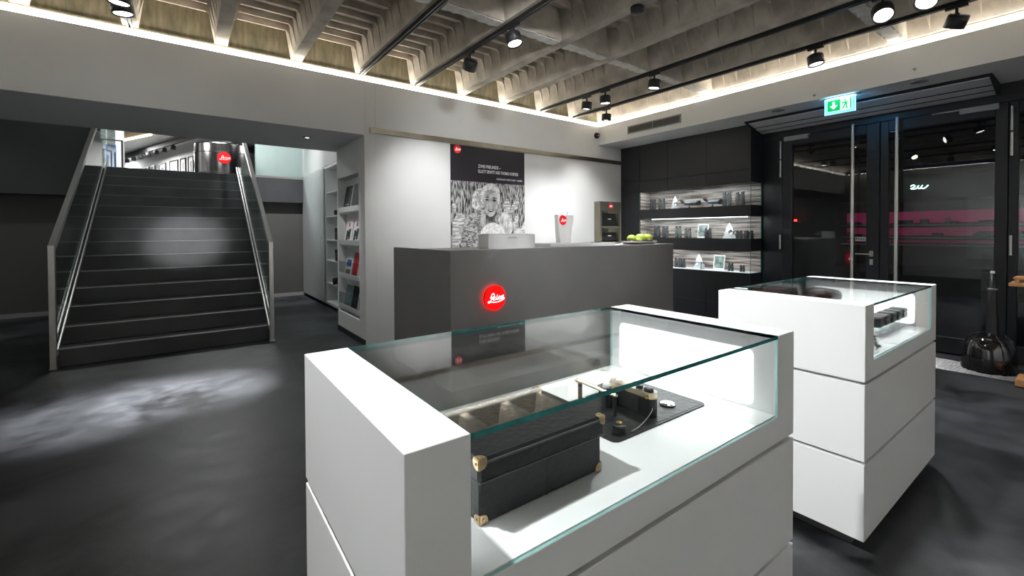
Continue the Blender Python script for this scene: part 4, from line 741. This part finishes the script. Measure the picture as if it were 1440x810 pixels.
t = thing('camera_case', 'dark red brown leather camera case with a lens nose in the farther display case', 'case', (2.95, .98, ZK))
MB().lathe([(0, 0), (.075, 0), (.078, .12), (.075, .17), (.055, .205), (.02, .215), (0, .216)], (2.94, 1.02, ZK), 24).build('body', BROWN, t); MB().lathe([(.05, 0), (.044, .09), (.032, .2), (.026, .21), (0, .21)], (2.97, 1.02, ZK+.165), 20, 0, (.98, -.1, -.06)).build('lens_nose', BLACK, t)
t = thing('camera_bag', 'long dark brown leather bag at the back left of the farther display case', 'bag', (2.66, 1.14, ZK))
MB().prism([(-.2, 0), (.22, 0), (.21, .13), (.15, .215), (-.1, .222), (-.18, .18)], .12, 0, (2.66, 1.2, ZK), (1, 0, 0), (0, 0, 1), (0, -1, 0)).build('body', BROWN, t); MB().prism([(-.19, .1), (.21, .1), (.212, .132), (.15, .219), (-.1, .226), (-.182, .182)], .125, 0, (2.66, 1.2025, ZK), (1, 0, 0), (0, 0, 1), (0, -1, 0)).build('flap', BROWN, t)
# ------------------------------------------------------------------ goods in the niches
BIN = mat('armour_black', (.02, .022, .024), .5, var=.2, scale=30); BING = mat('armour_green', (.09, .1, .085), .55, var=.1, scale=30)
def binocular(y, z, h, wd, lab, m=None, x=6.42, rz=0.):
    m = m or BIN; t = thing('binoculars', lab, 'binoculars', (x, y, z), rz, 'binoculars in the lit niches')
    for sg in (-1, 1):
        yy = sg*wd*.27; r = wd*.22
        b_ = MB().lathe([(0, 0), (r, 0), (r*1.02, h*.1), (r*.98, h*.5), (r*.85, h*.72), (r*.72, h*.78), (r*.72, h*.84)], (0, yy, 0), 18).build('barrel', m, t, local=True)
        MB().lathe([(r*.78, h*.84), (r*.8, h*.86), (r*.8, h), (r*.6, h), (r*.55, h*.95), (0, h*.95)], (0, yy, 0), 18).build('eyecup', BLACKM, t, local=True)
    MB().box(-.012, .012, -wd*.1, wd*.1, h*.35, h*.72).cyl((0, 0, h*.32), (0, 0, h*.76), wd*.07, n=12).build('hinge', m, t, local=True)
    MB().cyl((0, 0, h*.76), (0, 0, h*.84), wd*.09, n=14).build('focus_wheel', BLACKM, t, local=True); return t
z1, z2, z3 = NZ[2][0]+.001, NZ[1][0]+.001, NZ[0][0]+.005
binocular(4.67, z1, .18, .12, 'black binoculars at the left end of the top niche'); binocular(4.5, z1, .18, .13, 'second black binoculars from the left in the top niche')
binocular(3.39, z1, .215, .14, 'tall black binoculars in the top niche, left of the right hand pair'); binocular(3.2, z1, .2, .14, 'tall black binoculars in the top niche, nearest the glass corner')
binocular(4.59, z2, .2, .12, 'black binoculars at the left end of the middle niche'); binocular(4.43, z2, .19, .12, 'black binoculars second from left in the middle niche')
binocular(4.19, z2, .19, .115, 'grey green binoculars in the middle niche, larger one', BING); binocular(4.02, z2, .15, .12, 'grey green binoculars in the middle niche, smaller one', BING)
binocular(3.66, z2, .15, .11, 'black binoculars beside the photo card in the middle niche', x=6.38); binocular(3.21, z2, .115, .1, 'small black binoculars right of the white tree in the middle niche'); binocular(3.07, z2, .115, .12, 'small black binoculars at the glass corner of the middle niche'); binocular(3.14, z2, .11, .06, 'narrow black monocular between two small binoculars in the middle niche', x=6.47)
binocular(4.2, z3, .15, .12, 'black binoculars at the left of the bottom niche behind the desk end'); binocular(4.11, z3, .15, .1, 'second black binoculars at the left of the bottom niche'); binocular(3.33, z3, .115, .08, 'small black binoculars right of the photo card in the bottom niche'); binocular(3.165, z3, .095, .075, 'smallest black binoculars at the right end of the bottom niche')
binocular(3.74, z3, .11, .07, 'pale small binoculars before the white tree in the bottom niche', mat('pale_armour', (.45, .47, .48), .4, var=.05), x=6.36)
TREEM = mat('tree_white', (.75, .78, .8), .4, var=.02)
def tree(y, z, h, wd, lab, x=6.47, lx=.2, lz=.4):
    t = thing('tree_ornament', lab, 'ornament', (x, y, z), 0, 'white tree shaped stands in the niches')
    P = [(-.5, 0), (.5, 0), (.3, .3), (.38, .3), (.2, .58), (.27, .58), (0, 1), (-.27, .58), (-.2, .58), (-.38, .3), (-.3, .3)]
    MB().prism([(p*wd, q_*h) for p, q_ in P], .012, 0, (.006, 0, 0), (0, -1, 0), (0, 0, 1), (-1, 0, 0)).build('tree_board', TREEM, t, local=True)
    MB().lathe([(.19*wd, 0), (.19*wd, .03), (.15*wd, .036), (.13*wd, .028), (0, .026)], (-.006, -lx*wd, lz*h), 22, 0, (-1, 0, 0)).build('round_lens', CHROME, t, local=True); MB().box(-.03, .03, -.2*wd, .2*wd, 0, .006).build('foot', TREEM, t, local=True)
tree(4.28, z1, .21, .17, 'white tree shaped stand in the top niche'); tree(3.38, z2, .23, .21, 'white tree shaped stand in the middle niche'); tree(3.86, z3, .23, .2, 'white tree shaped stand in the bottom niche', lx=-.1)
def card(y, z, h, wd, lab, x=6.48):
    t = thing('photo_card', lab, 'photo card', (x, y, z), 0, 'photo cards in the niches')
    MB().prism([(-.02, 0), (-.014, 0), (.022, h), (.016, h)], wd, 0, (0, -wd/2, 0), (1, 0, 0), (0, 0, 1), (0, 1, 0)).build('board', PAPER, t, local=True)
    k = .036/h
    MB().add([(-.0205+k*a, yy, a) for a, yy in ((h*.12, -wd*.44), (h*.12, wd*.44), (h*.93, wd*.44), (h*.93, -wd*.44))]+[(-.019+k*a, yy, a) for a, yy in ((h*.12, -wd*.44), (h*.12, wd*.44), (h*.93, wd*.44), (h*.93, -wd*.44))], [(0, 3, 2, 1), (4, 5, 6, 7), (0, 1, 5, 4), (2, 3, 7, 6)]).build('picture', mat('card_picture', (.02, .05, .03), .4, scale=14, col2=(.35, .42, .4)), t, local=True)
    MB().prism([(.02, h*.7), (.06, 0), (.054, 0), (.016, h*.7)], .02, 0, (0, -.01, 0), (1, 0, 0), (0, 0, 1), (0, 1, 0)).build('strut', PAPER, t, local=True)
card(3.8, z2, .215, .17, 'upright photo card in the middle niche'); card(3.54, z3, .22, .17, 'upright dark photo card in the bottom niche')
SCB = mat('scope_body', (.09, .12, .14), .35, .3, var=.1)
def scope(y, z, lab, L_=.3):
    t = thing('spotting_scope', lab, 'spotting scope', (6.43, y, z), 0, 'spotting scopes in the top niche')
    a = Vector((0, L_*.3, .075)); b_ = Vector((-.02, -L_*.5, .075))
    MB().lathe([(0, 0), (.022, 0), (.024, L_*.2), (.03, L_*.45), (.034, L_*.55), (.034, L_*.8)], a, 18, 0, b_-a).build('tube', SCB, t, local=True)
    MB().lathe([(.034, L_*.78), (.04, L_*.79), (.04, L_*.92), (.033, L_*.92), (.03, L_*.85), (0, L_*.85)], a, 18, 0, b_-a).build('objective', BLACK, t, local=True)
    MB().lathe([(.02, 0), (.02, .05), (.024, .055), (.024, .1), (.016, .105), (0, .1)], a-Vector((0, .01, 0)), 16, 0, (0, .65, .6)).build('eyepiece', BLACK, t, local=True)
    MB().bbox(-.02, .02, -.03, .03, 0, .012, .003).cyl((0, 0, .01), (0, 0, .05), .012, n=12).build('foot', BLACK, t, local=True)
scope(4.0, z1, 'blue grey spotting scope beside the white tree in the top niche'); scope(3.62, z1, 'blue grey spotting scope beside the tall binoculars in the top niche', .24)
# ------------------------------------------------------------------ by the doors
t = thing('glossy_stand', 'glossy black dome shaped stand with a tall black neck by the glass doors', 'stand', (6.17, .71, 0))
GLB = mat('gloss_black', (.006, .006, .007), .06, var=.1, coat=1.)
MB().lathe([(0, 0), (.185, 0), (.192, .02), (.19, .12), (.178, .22), (.15, .3), (.1, .345), (.05, .36), (0, .365)], (6.17, .71, .005), 48).build('dome', GLB, t)
for k in range(5):
    a = 2*math.pi*k/5; MB().tube([(6.17+rr*math.cos(a), .71+rr*math.sin(a), z) for rr, z in ((.193, .03), (.192, .12), (.18, .222), (.152, .305), (.1, .352))], .004, 6).build('fold', GLB, t)
MB().lathe([(.05, .35), (.042, .38), (.04, .6), (.034, .66), (.034, .78), (.024, .8), (.022, .93), (0, .935)], (6.17, .69, 0), 20).build('neck', BLACK, t); MB().lathe([(.0345, .775), (.037, .778), (.037, .79), (.0345, .793)], (6.17, .69, 0), 20).build('collar', STEEL, t); MB().bbox(6.16, 6.18, .675, .705, .93, .955, .002).build('tip', PAPER, t)
OAK = mat('oak_wood', (.42, .2, .08), .45, scale=4, col2=(.55, .3, .13), stretch=(1, 12, 12))
t = thing('wooden_stand', 'pale wooden two level stand at the right edge by the glass doors', 'stand', (5.82, .3, 0))
MB().bbox(5.7, 5.95, .05, .5, .009, .07, .004).build('base', OAK, t); MB().bbox(5.78, 5.86, .05, .13, .07, .88, .004).build('post', OAK, t); MB().bbox(5.7, 5.95, .05, .545, .86, .89, .004).build('top_board', OAK, t)
for k in range(4): MB().bbox(5.71+k*.062, 5.74+k*.062, .07, .52, .92, .94, .004).build('slat', OAK, t)
for y in (.1, .5): MB().bbox(5.71, 5.94, y-.02, y+.01, .89, .92, .003).build('rail', OAK, t)
# ------------------------------------------------------------------ the street outside at night
struct('pavement', MB().box(XD+.1, 30, -25, 40, -.15, -.02), mat('pavement', (.05, .05, .052), .7, var=.2, scale=4), at=(6.72, 0, -.15))
XS = 12.6; DKB = mat('night_wall', (.012, .012, .014), .8, var=.3)
so = thing('shop_front', 'dark shop across the street with magenta lit display shelves', 'shop', (XS, 2, -.02))
MB().box(XS+1.2, XS+1.4, -8, 14, -.02, 6).box(XS, XS+1.2, -8, .2, -.02, 6).box(XS, XS+1.2, 4.0, 14, -.02, 6).box(XS, XS+1.2, .2, 4.0, 2.0, 6).box(XS, XS+1.2, .2, 4.0, -.02, .5).build('facade', DKB, so)
for z0, z1, m in ((1.5, 1.76, .085), (1.22, 1.4, .06), (1.06, 1.12, .03)):
    MB().box(XS+.6, XS+.62, .25, 3.95, z0, z1).build('back_light', emis('magenta_%d' % int(z0*100), (.75, .03, .2), m), so); MB().box(XS+.2, XS+.6, .25, 3.95, z0-.06, z0-.03).build('shelf', GREYP, so)
random.seed(21)
for k in range(22):
    y = random.uniform(.3, 3.8); z0 = random.choice((1.47, 1.19)); h = random.uniform(.05, .15); MB().bbox(XS+.3, XS+.4, y, y+random.uniform(.06, .3), z0, z0+h, .01).build('goods', BLACKM, so)
MB().box(XS+.01, XS+.02, .2, 4.0, .5, 2.0, 0, 1).build('pane', [GD, GEDGE], so)
t = thing('neon_script', 'small white green neon script sign on the dark shop across the street', 'neon sign', (XS-.05, 2.6, 2.2))
sx = [(0, .05), (.08, .1), (.14, .05), (.05, -.02), (.0, -.04), (.12, -.06), (.2, -.02), (.26, .06), (.22, .0), (.28, -.06), (.34, .0), (.38, .07), (.34, -.02), (.4, -.06), (.48, -.02), (.56, .06)]
MB().tube([(XS-.05, 2.62-p[0]*.5, 2.25+p[1]*.55) for p in smooth_path(sx, 4)], .006, 6).build('tube', emis('neon', (.5, 1, .85), 6), t); MB().box(XS-.05, XS+.01, 2.33, 2.63, 2.19, 2.2).build('bracket', BLACK, t)
t = thing('red_lamps', 'row of four red lamps on the dark street front', 'lamps', (XS-.1, 5.0, 1.6)); MB().box(XS-.1, XS+.03, 4.75, 5.45, 1.54, 1.575).build('bar', BLACK, t)
for k in range(4): MB().lathe([(0, .03), (.03, .02), (.036, 0), (.03, -.02), (0, -.03)], (XS-.1, 4.83+k*.18, 1.6), 12).build('bulb', emis('red_bulb', (1, .02, .01), 5), t)
